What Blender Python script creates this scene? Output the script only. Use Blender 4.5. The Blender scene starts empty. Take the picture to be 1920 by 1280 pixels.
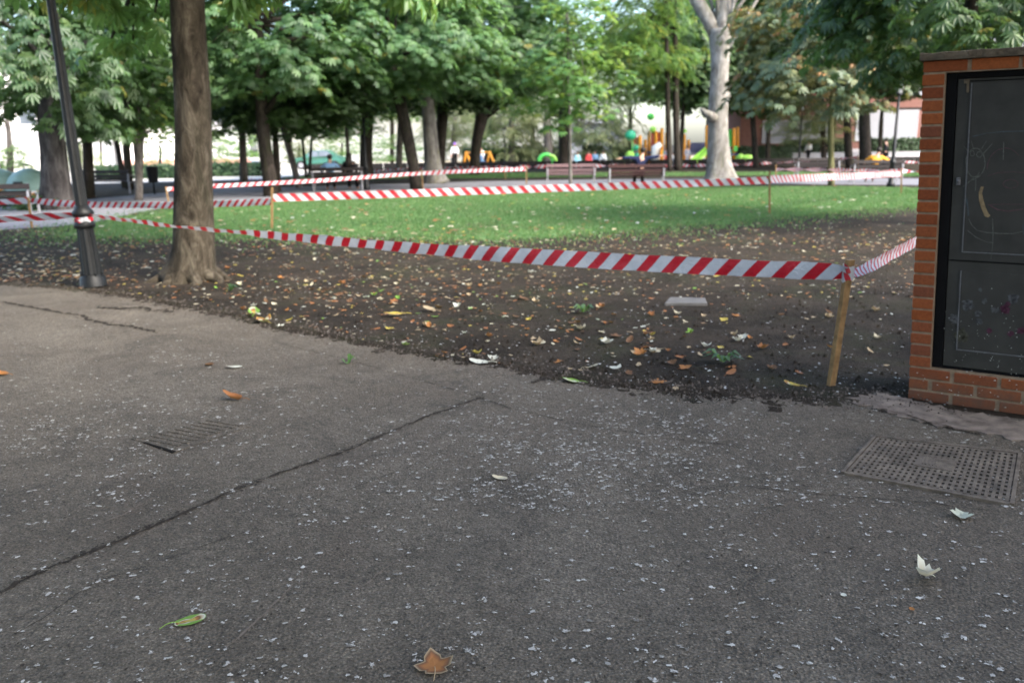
import bpy, bmesh, math, random
import numpy as np
from mathutils import Vector, Matrix
rnd = random.Random(7)
RS = np.random.RandomState(11)
S = bpy.context.scene
C = S.collection
R = math.radians

# ------------------------------------------------------------------ camera, sky, sun, exposure
W, H = 1920.0, 1280.0
F = 1549.0
CAM = Vector((0, 0, 1.6))
PITCH, ROLL = R(13.35), R(0.7)
r0 = Vector((1, 0, 0)); f0 = Vector((0, math.cos(PITCH), -math.sin(PITCH))); u0 = Vector((0, math.sin(PITCH), math.cos(PITCH)))
cr = r0 * math.cos(ROLL) - u0 * math.sin(ROLL)
cu = u0 * math.cos(ROLL) + r0 * math.sin(ROLL)
cam = bpy.data.cameras.new('camera'); co = bpy.data.objects.new('camera', cam); C.objects.link(co)
M = Matrix.Identity(4)
for i in range(3):
    M[i][0] = cr[i]; M[i][1] = cu[i]; M[i][2] = -f0[i]; M[i][3] = CAM[i]
co.matrix_world = M
cam.sensor_width = 36; cam.lens = 36 * F / W
cam.clip_start = 0.05; cam.clip_end = 2000
cam.dof.use_dof = True; cam.dof.focus_distance = 2.9; cam.dof.aperture_fstop = 2.8
S.camera = co

SUN_EL, SUN_AZ = R(42), R(125)          # azimuth measured from +Y towards +X
w = bpy.data.worlds.new('World'); S.world = w; w.use_nodes = True
nt = w.node_tree; nt.nodes.clear()
sky = nt.nodes.new('ShaderNodeTexSky'); sky.sky_type = 'NISHITA'; sky.sun_disc = False
sky.sun_elevation = SUN_EL; sky.sun_rotation = SUN_AZ; sky.dust_density = 3.0; sky.air_density = 1.0; sky.ozone_density = 1.0
bg = nt.nodes.new('ShaderNodeBackground'); bg.inputs[1].default_value = 0.15
wo = nt.nodes.new('ShaderNodeOutputWorld')
nt.links.new(sky.outputs[0], bg.inputs[0]); nt.links.new(bg.outputs[0], wo.inputs[0])
sl = bpy.data.lights.new('sun', 'SUN'); sl.energy = 1.5; sl.angle = R(18); sl.color = (1, .95, .87)
so = bpy.data.objects.new('sun', sl); C.objects.link(so)
sd = Vector((math.sin(SUN_AZ) * math.cos(SUN_EL), math.cos(SUN_AZ) * math.cos(SUN_EL), math.sin(SUN_EL)))
so.rotation_euler = sd.to_track_quat('Z', 'Y').to_euler()
S.view_settings.view_transform = 'Standard'; S.view_settings.look = 'None'
S.view_settings.exposure = 2.5; S.view_settings.gamma = 1
S.cycles.use_denoising = True
S.cycles.max_bounces = 8; S.cycles.transparent_max_bounces = 8
S.cycles.sample_clamp_indirect = 6

# ------------------------------------------------------------------ pixel <-> world
def ray(px, py):
    return (f0 * F + cr * (px - W / 2) - cu * (py - H / 2)).normalized()
def gnd(px, py, z=0.0):
    d = ray(px, py); t = (z - CAM.z) / d.z
    return CAM + d * t
def onY(px, py, Y):
    d = ray(px, py); return CAM + d * (Y / d.y)
def hit(px, py, P, n):
    d = ray(px, py); return CAM + d * ((P - CAM).dot(n) / d.dot(n))
def pxm(P):                              # metres per pixel at a point
    return (P - CAM).dot(f0) / F
def gY(px, py): return gnd(px, py).y

# ------------------------------------------------------------------ mesh helpers
class MB:
    def __init__(s): s.v = []; s.f = []; s.m = []; s.uv = {}
    def add(s, vs, fs, m=0):
        o = len(s.v); s.v += [tuple(v) for v in vs]; s.f += [tuple(i + o for i in f) for f in fs]; s.m += [m] * len(fs); return o
    def box(s, c, d, rot=None, m=0, taper=1.0):
        hx, hy, hz = d[0] / 2, d[1] / 2, d[2] / 2
        vs = []
        for z, k in ((-hz, 1), (hz, taper)):
            for x, y in ((-hx, -hy), (hx, -hy), (hx, hy), (-hx, hy)):
                v = Vector((x * k, y * k, z))
                if rot: v = rot @ v
                vs.append(v + Vector(c))
        s.add(vs, [(3, 2, 1, 0), (4, 5, 6, 7), (0, 1, 5, 4), (1, 2, 6, 5), (2, 3, 7, 6), (3, 0, 4, 7)], m)
    def tube(s, pts, rad, seg=8, m=0, noise=0.0, cap=True, rng=rnd, lump=None):
        pts = [Vector(p) for p in pts]; n = len(pts)
        if not hasattr(rad, '__len__'): rad = [rad] * n
        rings = []; ref = None
        for i, p in enumerate(pts):
            t = (pts[min(i + 1, n - 1)] - pts[max(i - 1, 0)])
            t = t.normalized() if t.length > 1e-9 else Vector((0, 0, 1))
            if ref is None:
                ref = Vector((1, 0, 0)) if abs(t.x) < .9 else Vector((0, 1, 0))
            a = (ref - t * ref.dot(t)).normalized(); b = t.cross(a); ref = a
            ring = []
            for k in range(seg):
                an = 2 * math.pi * k / seg
                rr = rad[i] * (1 + (rng.uniform(-noise, noise) if noise else 0))
                if lump: rr *= lump(i, an)
                ring.append(p + a * math.cos(an) * rr + b * math.sin(an) * rr)
            rings.append(ring)
        vs = [v for r_ in rings for v in r_]; fs = []
        for i in range(n - 1):
            for k in range(seg):
                k2 = (k + 1) % seg
                fs.append((i * seg + k, i * seg + k2, (i + 1) * seg + k2, (i + 1) * seg + k))
        if cap:
            fs.append(tuple(range(seg - 1, -1, -1))); fs.append(tuple((n - 1) * seg + k for k in range(seg)))
        s.add(vs, fs, m)
    def lathe(s, prof, seg=16, c=(0, 0, 0), m=0):
        c = Vector(c)
        s.tube([c + Vector((0, 0, z)) for z, r_ in prof], [max(r_, .0005) for z, r_ in prof], seg, m)
    def sphere(s, c, r_, seg=12, m=0, sq=(1, 1, 1)):
        n = seg // 2; c = Vector(c); vs = []; fs = []
        for i in range(n + 1):
            th = math.pi * i / n
            for k in range(seg):
                a = 2 * math.pi * k / seg
                vs.append(c + Vector((math.sin(th) * math.cos(a) * r_ * sq[0], math.sin(th) * math.sin(a) * r_ * sq[1], math.cos(th) * r_ * sq[2])))
        for i in range(n):
            for k in range(seg):
                k2 = (k + 1) % seg
                fs.append((i * seg + k, (i + 1) * seg + k, (i + 1) * seg + k2, i * seg + k2))
        s.add(vs, fs, m)
    def build(s, name, mat, parent=None, smooth=False, bevel=0):
        me = bpy.data.meshes.new(name); me.from_pydata(s.v, [], s.f)
        mats = mat if isinstance(mat, (list, tuple)) else [mat]
        for x in mats: me.materials.append(x)
        if len(mats) > 1: me.polygons.foreach_set('material_index', s.m)
        if smooth: me.polygons.foreach_set('use_smooth', [True] * len(me.polygons))
        me.update()
        o = bpy.data.objects.new(name, me); C.objects.link(o)
        if parent: o.parent = parent; o.matrix_parent_inverse = Matrix.Translation(-Vector(parent.location)) if parent.rotation_euler.z == 0 else parent.matrix_world.inverted()
        if bevel:
            b = o.modifiers.new('bevel', 'BEVEL'); b.width = bevel; b.segments = 2; b.limit_method = 'ANGLE'
        return o

def thing(name, label, cat, loc=(0, 0, 0), group=None, rz=0):
    o = bpy.data.objects.new(name, None); C.objects.link(o); o.location = loc; o.rotation_euler = (0, 0, rz)
    o.empty_display_size = .2
    o['label'] = label; o['category'] = cat
    if group: o['group'] = group
    return o
def tag(o, label=None, cat=None, group=None, kind=None):
    if label: o['label'] = label
    if cat: o['category'] = cat
    if group: o['group'] = group
    if kind: o['kind'] = kind
    return o
def npmesh(name, V, Fa, mat, attr=None, parent=None):
    """V (n,3), Fa (m,k) index array"""
    me = bpy.data.meshes.new(name)
    k = Fa.shape[1]; m = len(Fa)
    me.vertices.add(len(V)); me.vertices.foreach_set('co', V.astype(np.float32).ravel())
    me.loops.add(m * k); me.loops.foreach_set('vertex_index', Fa.astype(np.int32).ravel())
    me.polygons.add(m); me.polygons.foreach_set('loop_start', np.arange(0, m * k, k, dtype=np.int32))
    me.polygons.foreach_set('loop_total', np.full(m, k, dtype=np.int32))
    me.update(calc_edges=True)
    if attr is not None:
        a = me.attributes.new('tint', 'FLOAT', 'POINT'); a.data.foreach_set('value', attr.astype(np.float32))
    me.materials.append(mat)
    return me
def link(name, me, parent=None, loc=(0, 0, 0), rot=(0, 0, 0), sc=(1, 1, 1)):
    o = bpy.data.objects.new(name, me); C.objects.link(o)
    o.location = loc; o.rotation_euler = rot; o.scale = sc
    if parent: o.parent = parent
    return o

# ------------------------------------------------------------------ materials
class NT:
    def __init__(s, name):
        s.m = bpy.data.materials.new(name); s.m.use_nodes = True; s.t = s.m.node_tree
        s.b = s.t.nodes['Principled BSDF']; s.out = s.t.nodes['Material Output']
    def n(s, ty, **kw):
        x = s.t.nodes.new(ty)
        for k, v in kw.items():
            if k.startswith('i_'):
                key = k[2:]; key = int(key) if key.isdigit() else key.replace('_', ' ')
                x.inputs[key].default_value = v
            else: setattr(x, k, v)
        return x
    def l(s, a, b): s.t.links.new(a, b)
    def noise(s, scale, detail=4, rough=.55, vec=None, dist=0):
        x = s.n('ShaderNodeTexNoise'); x.inputs['Scale'].default_value = scale; x.inputs['Detail'].default_value = detail
        x.inputs['Roughness'].default_value = rough; x.inputs['Distortion'].default_value = dist
        if vec is not None: s.l(vec, x.inputs['Vector'])
        return x.outputs['Fac']
    def ramp(s, fac, stops):
        x = s.n('ShaderNodeValToRGB'); e = x.color_ramp.elements
        while len(e) < len(stops): e.new(.5)
        for i, (p, c) in enumerate(stops):
            e[i].position = p; e[i].color = (c, c, c, 1) if not hasattr(c, '__len__') else (*c, 1)
        s.l(fac, x.inputs[0]); return x.outputs[0]
    def mix(s, fac, a, b, mode='MIX'):
        x = s.n('ShaderNodeMix'); x.data_type = 'RGBA'; x.blend_type = mode
        for v, i in ((fac, 0), (a, 6), (b, 7)):
            if hasattr(v, 'links'): s.l(v, x.inputs[i])
            else: x.inputs[i].default_value = v if not hasattr(v, '__len__') else ((*v, 1) if len(v) == 3 else v)
        return x.outputs[2]
    def bump(s, h, strength=.3, dist=.01):
        x = s.n('ShaderNodeBump'); x.inputs['Strength'].default_value = strength; x.inputs['Distance'].default_value = dist
        s.l(h, x.inputs['Height']); s.l(x.outputs[0], s.b.inputs['Normal']); return x
    def obj(s): return s.n('ShaderNodeTexCoord').outputs['Object']
    def gen(s, sc=(1, 1, 1), src=None):
        x = s.n('ShaderNodeMapping'); x.inputs['Scale'].default_value = sc
        s.l(src if src is not None else s.obj(), x.inputs[0]); return x.outputs[0]
    def col(s, c): 
        if hasattr(c, 'links'): s.l(c, s.b.inputs['Base Color'])
        else: s.b.inputs['Base Color'].default_value = (*c, 1)
    def set(s, rough=.8, spec=.3, metal=0):
        s.b.inputs['Roughness'].default_value = rough; s.b.inputs['Specular IOR Level'].default_value = spec; s.b.inputs['Metallic'].default_value = metal

def simple(name, c, rough=.7, spec=.3, var=.25, scale=8, bump=0, metal=0, bscale=40):
    t = NT(name); t.set(rough, spec, metal)
    o = t.obj(); f = t.noise(scale, 5, .6, o)
    lo = tuple(x * (1 - var) for x in c); hi = tuple(min(1, x * (1 + var)) for x in c)
    t.col(t.ramp(f, [(.3, lo), (.7, hi)]))
    if bump: t.bump(t.noise(bscale, 5, .6, o), bump, .01)
    return t.m

def m_asphalt():
    t = NT('asphalt'); t.set(.88, .25); o = t.obj()
    big = t.ramp(t.noise(.45, 4, .5, o, .3), [(.3, (.074, .0615, .0465)), (.5, (.0895, .0755, .0585)), (.72, (.109, .0935, .0745))])
    patch = t.ramp(t.noise(1.6, 8, .76, o, 1.2), [(.36, .72), (.48, .97), (.52, 1.03), (.64, 1.2)])
    c = t.mix(1, big, patch, 'MULTIPLY')
    g1 = t.noise(95, 4, .75, o); g2 = t.noise(34, 4, .7, o)
    c = t.mix(1, c, t.ramp(g1, [(.3, .3), (.46, .85), (.56, 1.15), (.7, 2.3)]), 'MULTIPLY')
    c = t.mix(1, c, t.ramp(g2, [(.3, .6), (.7, 1.4)]), 'MULTIPLY')
    v = t.n('ShaderNodeTexVoronoi'); v.inputs['Scale'].default_value = 85; t.l(o, v.inputs['Vector'])
    agg = t.ramp(v.outputs['Distance'], [(.05, 1.0), (.3, .0)])
    sel = t.ramp(t.noise(30, 3, .6, o), [(.5, 0.0), (.6, .7)])
    mm = t.n('ShaderNodeMath', operation='MULTIPLY'); t.l(agg, mm.inputs[0]); t.l(sel, mm.inputs[1])
    c = t.mix(mm.outputs[0], c, (.19, .172, .152))
    dirt = t.ramp(t.noise(1.0, 7, .72, o, .8), [(.52, 0.0), (.72, .6)])
    c = t.mix(dirt, c, t.mix(1, (.066, .051, .038), t.ramp(g1, [(.3, .5), (.7, 1.6)]), 'MULTIPLY'))
    t.col(c)
    h = t.n('ShaderNodeMath', operation='ADD'); t.l(g1, h.inputs[0]); t.l(v.outputs['Distance'], h.inputs[1])
    t.bump(h.outputs[0], 1.0, .009)
    return t.m
def m_soil():
    t = NT('soil'); t.set(.95, .12); o = t.obj()
    c = t.ramp(t.noise(1.3, 6, .65, o, .5), [(.3, (.0155, .0118, .0080)), (.5, (.0275, .0212, .0150)), (.75, (.049, .0385, .0285))])
    f = t.noise(38, 6, .75, o); g = t.noise(9, 6, .7, o)
    c = t.mix(1, c, t.ramp(f, [(.28, .4), (.5, 1.0), (.72, 1.75)]), 'MULTIPLY')
    c = t.mix(1, c, t.ramp(g, [(.3, .7), (.7, 1.25)]), 'MULTIPLY')
    moss = t.ramp(t.noise(.9, 6, .7, o, 1), [(.5, 0.0), (.72, .55)])
    c = t.mix(moss, c, (.036, .043, .018))
    t.col(c)
    h = t.n('ShaderNodeMath', operation='ADD'); t.l(f, h.inputs[0]); t.l(g, h.inputs[1])
    t.bump(h.outputs[0], .9, .035)
    return t.m
def m_lawn():
    t = NT('lawn_ground'); t.set(.95, .1); o = t.obj()
    c = t.ramp(t.noise(.5, 5, .6, o), [(.3, (.045, .055, .025)), (.45, (.05, .1, .03)), (.6, (.075, .145, .045)), (.8, (.1, .17, .055))])
    c = t.mix(1, c, t.ramp(t.noise(30, 5, .7, o), [(.3, .6), (.7, 1.3)]), 'MULTIPLY')
    t.col(c); t.bump(t.noise(45, 5, .7, o), .8, .03); return t.m
def m_bark(name, dark, mid, light, moss=None, zs=.25, sc=14, bmp=.8):
    t = NT(name); t.set(.94, .1); o = t.obj()
    v = t.gen((1, 1, zs), o)
    a = t.noise(sc, 7, .7, v, .6); b = t.noise(2.2, 5, .6, t.gen((1, 1, .5), o), .6)
    c = t.ramp(a, [(.3, dark), (.5, mid), (.72, light)])
    c = t.mix(1, c, t.ramp(b, [(.3, .65), (.7, 1.25)]), 'MULTIPLY')
    if moss:
        c = t.mix(t.ramp(t.noise(3.0, 6, .7, t.gen((1, 1, .35), o), 1), [(.5, 0.0), (.68, .7)]), c, moss)
    if name == 'bark_near':
        kn = t.n('ShaderNodeTexVoronoi'); kn.inputs['Scale'].default_value = 3.2; t.l(t.gen((1, 1, .55), o), kn.inputs['Vector'])
        c = t.mix(t.ramp(kn.outputs['Distance'], [(.1, .85), (.2, 0.0)]), c, (.014, .011, .008))
        c = t.mix(t.ramp(t.noise(2.6, 6, .75, t.gen((1, 1, .3), o), 1.5), [(.54, 0.0), (.66, .6)]), c, (.12, .105, .082))
    t.col(c); t.bump(a, bmp, .05); return t.m
def m_leaf(name, stops, rough=.42, spec=.5, trans=.3, tcol=(.16, .3, .04), objvar=.35):
    t = NT(name); t.set(rough, spec)
    at = t.n('ShaderNodeAttribute', attribute_name='tint')
    c = t.ramp(at.outputs['Fac'], stops)
    oi = t.n('ShaderNodeObjectInfo')
    c = t.mix(1, c, t.ramp(oi.outputs['Random'], [(0, 1 - objvar), (1, 1 + objvar * .5)]), 'MULTIPLY')
    t.col(c)
    tr = t.n('ShaderNodeBsdfTranslucent')
    tc = t.mix(.5, c, tcol); t.l(tc, tr.inputs[0])
    mx = t.n('ShaderNodeMixShader'); mx.inputs[0].default_value = trans
    t.l(t.b.outputs[0], mx.inputs[1]); t.l(tr.outputs[0], mx.inputs[2]); t.l(mx.outputs[0], t.out.inputs[0])
    return t.m
def m_tape():
    t = NT('barrier_tape'); t.set(.38, .45)
    uv = t.n('ShaderNodeUVMap'); sp = t.n('ShaderNodeSeparateXYZ'); t.l(uv.outputs[0], sp.inputs[0])
    f = t.n('ShaderNodeMath', operation='FRACT'); t.l(sp.outputs[0], f.inputs[0])
    g = t.n('ShaderNodeMath', operation='GREATER_THAN'); t.l(f.outputs[0], g.inputs[0]); g.inputs[1].default_value = .54
    w_ = t.ramp(t.noise(5, 4, .6, t.obj()), [(.3, (.36, .38, .41)), (.7, (.5, .51, .54))])
    r_ = t.ramp(t.noise(5, 4, .6, t.obj()), [(.3, (.33, .008, .018)), (.7, (.44, .014, .026))])
    c = t.mix(g.outputs[0], w_, r_); t.col(c)
    t.bump(t.noise(22, 4, .6, t.obj(), 1.5), .5, .03)
    tr = t.n('ShaderNodeBsdfTranslucent'); t.l(c, tr.inputs[0])
    mx = t.n('ShaderNodeMixShader'); mx.inputs[0].default_value = .25
    t.l(t.b.outputs[0], mx.inputs[1]); t.l(tr.outputs[0], mx.inputs[2]); t.l(mx.outputs[0], t.out.inputs[0])
    return t.m
def m_brick():
    t = NT('brick'); t.set(.85, .2); o = t.obj()
    at = t.n('ShaderNodeAttribute', attribute_name='tint')
    c = t.ramp(at.outputs['Fac'], [(0, (.13, .033, .012)), (.3, (.19, .05, .014)), (.6, (.225, .062, .017)), (.85, (.185, .052, .018)), (1, (.12, .04, .022))])
    c = t.mix(1, c, t.ramp(t.noise(60, 6, .7, o), [(.3, .75), (.7, 1.2)]), 'MULTIPLY')
    c = t.mix(t.ramp(t.noise(9, 6, .7, o, .5), [(.62, 0.0), (.72, .5)]), c, (.15, .1, .07))
    # splashed soil on the lowest courses
    sp = t.n('ShaderNodeSeparateXYZ'); t.l(o, sp.inputs[0])
    lo = t.ramp(sp.outputs[2], [(.08, 1.0), (.26, 0.0)])
    d = t.n('ShaderNodeMath', operation='MULTIPLY'); t.l(lo, d.inputs[0]); t.l(t.ramp(t.noise(14, 6, .7, o), [(.3, .3), (.7, .95)]), d.inputs[1])
    c = t.mix(d.outputs[0], c, (.085, .05, .035))
    t.col(c); t.bump(t.noise(90, 5, .7, o), .35, .006); return t.m

MAT = dict(
    asphalt=m_asphalt(), soil=m_soil(), lawn=m_lawn(), tape=m_tape(), brick=m_brick(),
    path=simple('path_asphalt', (.15, .15, .165), .9, .2, .2, 3, .4),
    paleground=simple('pale_paving', (.5, .46, .4), .9, .2, .15, 1.5),
    sand=simple('playground_sand', (.3, .26, .2), .95, .1, .2, 2),
    bark_near=m_bark('bark_near', (.013, .0105, .008), (.048, .0395, .029), (.12, .104, .079), (.024, .023, .015), .4, 9, 1.0),
    bark_dark=m_bark('bark_dark', (.012, .01, .009), (.035, .029, .025), (.07, .058, .05), (.03, .034, .016), .25, 12),
    bark_old=m_bark('bark_old', (.022, .02, .02), (.062, .056, .055), (.13, .12, .118), None, .25, 9),
    bark_grey=m_bark('bark_grey', (.05, .045, .042), (.12, .108, .1), (.21, .195, .185), None, .3, 10),
    bark_mossy=m_bark('bark_mossy', (.06, .056, .052), (.135, .128, .118), (.24, .23, .215), (.11, .11, .035), .2, 8),
    bark_plane=m_bark('bark_plane', (.10, .088, .078), (.235, .22, .2), (.36, .345, .325), (.15, .15, .1), .5, 5, .8),
    bark_young=m_bark('bark_young', (.07, .07, .035), (.13, .125, .06), (.19, .18, .1), None, .2, 10, .3),
    iron=simple('cast_iron', (.007, .008, .009), .5, .3, .3, 20, .15),
    wood=simple('stake_wood', (.2, .122, .055), .8, .25, .3, 22, .3),
    mortar=simple('mortar', (.19, .14, .096), .95, .1, .25, 25, .6, 0, 120),
    coping=simple('coping_concrete', (.088, .07, .05), .95, .15, .5, 14, .8, 0, 60),
    doorm=simple('door_metal', (.0235, .0225, .0195), .6, .28, .25, 9, .08),
    framem=simple('door_frame', (.004, .004, .0045), .8, .08, .2, 9),
    bead=simple('worn_bead', (.085, .085, .09), .5, .4, .3, 30),
    chalk=simple('chalk', (.085, .087, .078), .95, .05, .3, 80),
    chalk_red=simple('chalk_red', (.075, .042, .047), .95, .05, .3, 80),
    chalk_blue=simple('chalk_blue', (.05, .062, .07), .95, .05, .3, 80),
    scrape=simple('bare_scrape', (.17, .125, .07), .8, .2, .35, 30),
    castcover=simple('cover_iron', (.095, .078, .061), .8, .25, .55, 14, .4, 0, 120),
    coverpit=simple('cover_recess', (.045, .037, .03), .9, .2, .3, 30),
    seam=simple('seam_dirt', (.03, .025, .02), .95, .1, .5, 30, .6, 0, 100),
    scuff=simple('scuff', (.125, .103, .084), .95, .1, .25, 30),
    apron=simple('apron_concrete', (.135, .11, .092), .93, .15, .5, 11, .45, 0, 90),
    stone=simple('stone_slab', (.10, .097, .094), .9, .2, .25, 8, .3),
    white=simple('droppings', (.36, .36, .345), .9, .15, .45, 30),
    pebble=simple('pebbles', (.085, .071, .06), .9, .2, .5, 20),
    bench=simple('bench_wood', (.036, .012, .011), .6, .25, .3, 15),
    benchlit=simple('bench_wood_skylit', (.13, .075, .08), .5, .4, .25, 15),  # paler copy of the bench wood, sky reflection put into its colour
    benchleg=simple('bench_iron', (.24, .24, .26), .5, .4, .2, 20),
    benchdark=simple('bench_dark', (.02, .015, .014), .7, .3, .3, 15),
    facade=simple('pale_facade', (.85, .82, .79), .9, .1, .06, 1),
    facade_pink=simple('pink_facade', (.62, .33, .27), .9, .1, .1, 1),
    glass=simple('window_dark', (.12, .14, .16), .2, .5, .2, 1),
    blind=simple('white_blind', (.3, .31, .35), .7, .2, .05, 2),
    brickfar=simple('brick_facade', (.2, .105, .09), .9, .1, .18, 4),
    whitewall=simple('white_wall', (.45, .45, .49), .9, .1, .1, 2),
    darkwall=simple('dark_wall', (.02, .018, .017), .8, .2, .4, 3),
    orange=simple('play_orange', (.75, .3, .02), .45, .4, .1, 5),
    playgreen=simple('play_green', (.1, .6, .1), .4, .5, .1, 5),
    playteal=simple('play_teal', (.03, .42, .24), .4, .5, .1, 5),
    lime=simple('play_lime', (.38, .75, .12), .4, .5, .1, 5),
    playred=simple('play_red', (.4, .085, .04), .5, .4, .1, 5),
    playblue=simple('play_blue', (.06, .07, .18), .5, .4, .1, 5),
    playwhite=simple('play_white', (.75, .75, .72), .5, .4, .1, 5),
    igloo=simple('teal_plastic', (.2, .31, .27), .45, .4, .12, 6),
    carpaint=simple('green_car_paint', (.03, .11, .075), .25, .6, .08, 3),
    tyre=simple('tyre', (.015, .015, .016), .8, .2),
    skin=simple('skin', (.5, .3, .22), .6, .3, .08),
    hair=simple('hair', (.02, .015, .012), .6, .3, .2),
    c_blue=simple('cloth_blue', (.2, .36, .58), .9, .1, .12), c_black=simple('cloth_black', (.012, .012, .015), .9, .1),
    c_white=simple('cloth_white', (.75, .78, .8), .9, .1, .08), c_navy=simple('cloth_navy', (.02, .025, .06), .9, .1),
    c_orange=simple('cloth_orange', (.62, .3, .04), .9, .1), c_purple=simple('cloth_purple', (.28, .14, .6), .9, .1),
    c_grey=simple('cloth_grey', (.32, .34, .42), .9, .1), c_red=simple('cloth_red', (.7, .1, .1), .9, .1), c_cyan=simple('cloth_cyan', (.35, .65, .75), .9, .1),
    lampglass=simple('lamp_glass', (.22, .23, .24), .15, .5, .05),
)
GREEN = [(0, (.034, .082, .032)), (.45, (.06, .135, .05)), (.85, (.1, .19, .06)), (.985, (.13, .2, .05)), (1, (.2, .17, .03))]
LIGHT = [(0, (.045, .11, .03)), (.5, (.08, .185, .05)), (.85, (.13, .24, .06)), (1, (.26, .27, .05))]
AUT = [(0, (.05, .09, .045)), (.45, (.09, .14, .07)), (.7, (.14, .16, .06)), (.88, (.22, .18, .06)), (1, (.3, .16, .065))]
OLIVE = [(0, (.12, .17, .08)), (.5, (.23, .28, .14)), (1, (.34, .35, .19))]
LEAF = dict(green=m_leaf('chestnut_leaf', GREEN, .46, .6, .42, (.22, .38, .06)), light=m_leaf('light_leaf', LIGHT, .42, .6, .45, (.34, .5, .08)),
            autumn=m_leaf('autumn_leaf', AUT, .45, .55, .3, (.3, .2, .03)), olive=m_leaf('olive_leaf', OLIVE, .6, .3, .3, (.25, .28, .08)),
            dark=m_leaf('dark_leaf', [(0, (.018, .042, .013)), (.6, (.034, .072, .02)), (1, (.06, .1, .03))], .5, .35, .25),  # dark green leaves; some mid-distance crowns use it to colour in canopy shade
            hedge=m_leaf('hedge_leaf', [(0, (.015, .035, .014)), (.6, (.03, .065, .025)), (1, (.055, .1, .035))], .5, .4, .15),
            grass=m_leaf('grass_blade', [(0, (.05, .11, .034)), (.5, (.085, .165, .056)), (.9, (.12, .2, .07)), (1, (.2, .18, .09))], .5, .35, .35, (.12, .3, .04), 0))
LITTER = [(0, (.36, .28, .05)), (.12, (.38, .31, .07)), (.2, (.32, .14, .04)), (.38, (.22, .09, .035)), (.5, (.11, .058, .03)), (.62, (.34, .265, .165)),
          (.75, (.43, .39, .28)), (.88, (.46, .47, .41)), (.95, (.13, .25, .04)), (1, (.15, .28, .05))]
LEAF['litter'] = m_leaf('fallen_leaf', LITTER, .7, .25, .2, (.3, .2, .05), 0)

# ------------------------------------------------------------------ ground sheets
def poly_sheet(name, pts, z, mat, jag=0, step=.15, thick=0, kind='structure', seed=1):
    """closed outline in world XY, edges subdivided and roughened"""
    rg = random.Random(seed); out = []
    n = len(pts)
    for i in range(n):
        a = Vector(pts[i][:2]); b = Vector(pts[(i + 1) % n][:2]); k = max(1, min(160, int((b - a).length / step)))
        nrm = (b - a).normalized(); nrm = Vector((-nrm.y, nrm.x))
        for j in range(k):
            p = a.lerp(b, j / k)
            if jag: p = p + nrm * rg.gauss(0, jag)
            out.append(p)
    bm = bmesh.new()
    vs = [bm.verts.new((p.x, p.y, z)) for p in out]
    es = [bm.edges.new((vs[i], vs[(i + 1) % len(vs)])) for i in range(len(vs))]
    bmesh.ops.triangle_fill(bm, use_beauty=True, edges=es)
    for f in bm.faces:
        if f.normal.z < 0: f.normal_flip()
    if thick:
        bv = [bm.verts.new((p.x, p.y, z - thick)) for p in out]
        for i in range(len(out)):
            j = (i + 1) % len(out)
            bm.faces.new((vs[i], vs[j], bv[j], bv[i]))
        bmesh.ops.recalc_face_normals(bm, faces=bm.faces)
    me = bpy.data.meshes.new(name); bm.to_mesh(me); bm.free(); me.materials.append(mat)
    o = bpy.data.objects.new(name, me); C.objects.link(o); o['kind'] = kind
    return o, [(p.x, p.y) for p in out]

g = MB(); g.add([(-600, -120, 0), (600, -120, 0), (600, 900, 0), (-600, 900, 0)], [(0, 1, 2, 3)])
tag(g.build('ground', MAT['soil']), kind='structure')

pav_px = [(-60, 532), (0, 537), (110, 543), (190, 551), (270, 564), (330, 578), (420, 592), (500, 613), (560, 624), (620, 634), (700, 652), (760, 664), (850, 680), (960, 692), (1040, 709), (1130, 724), (1250, 738), (1400, 748), (1550, 755), (1620, 750), (1700, 757), (1780, 775), (1990, 800)]
pav = [gnd(*p) for p in pav_px]
pav_out = pav + [Vector((12, 4.2, 0)), Vector((14, -12, 0)), Vector((-16, -12, 0)), Vector((-16, pav[0].y + .3, 0))]
PZ = .022
poly_sheet('pavement', pav_out, PZ, MAT['asphalt'], .014, .07, .03, seed=3)
apron_px = [(1600, 744), (1640, 737), (1700, 747), (1760, 764), (1840, 778), (1960, 798), (1960, 832), (1900, 826), (1850, 812), (1790, 806), (1750, 797), (1700, 783), (1680, 774), (1640, 766), (1605, 757)]
poly_sheet('concrete_apron', [gnd(*p, PZ) for p in apron_px], PZ + .006, MAT['apron'], .022, .03, .012, seed=5)

lawn_px = [(165, 424), (250, 405), (340, 391), (420, 385), (500, 379), (700, 367), (900, 358), (1100, 353), (1300, 350), (1440, 349), (1600, 350), (1730, 353), (1990, 356), (1990, 372),
           (1740, 385), (1600, 394), (1450, 408), (1340, 418), (1250, 426), (1100, 439), (900, 452), (700, 446), (500, 442), (330, 442), (200, 446), (120, 438)]
lawn = [gnd(*p) for p in lawn_px]
_, lawn_out = poly_sheet('lawn', lawn, .006, MAT['lawn'], .22, .16, seed=8)
strip_px = [(560, 341), (760, 335), (900, 334), (1150, 331), (1450, 329), (1760, 331), (1760, 325), (1450, 323), (1150, 324), (900, 325), (700, 328), (560, 331)]
strip = [gnd(*p) for p in strip_px]
_, strip_out = poly_sheet('lawn', strip, .006, MAT['lawn'], .15, .5, seed=9)
path_px = [(-200, 434), (0, 431), (100, 425), (165, 419), (250, 400), (340, 386), (420, 380), (500, 374), (700, 362), (900, 354), (1100, 349), (1300, 346), (1440, 345), (1600, 346), (1990, 350),
           (1990, 334), (1740, 335), (1440, 334), (1100, 337), (900, 340), (700, 346), (560, 351), (420, 352), (300, 362), (180, 372), (100, 384), (-200, 396)]
poly_sheet('path', [gnd(*p) for p in path_px], .003, MAT['path'], .03, .6, seed=10)
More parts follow.
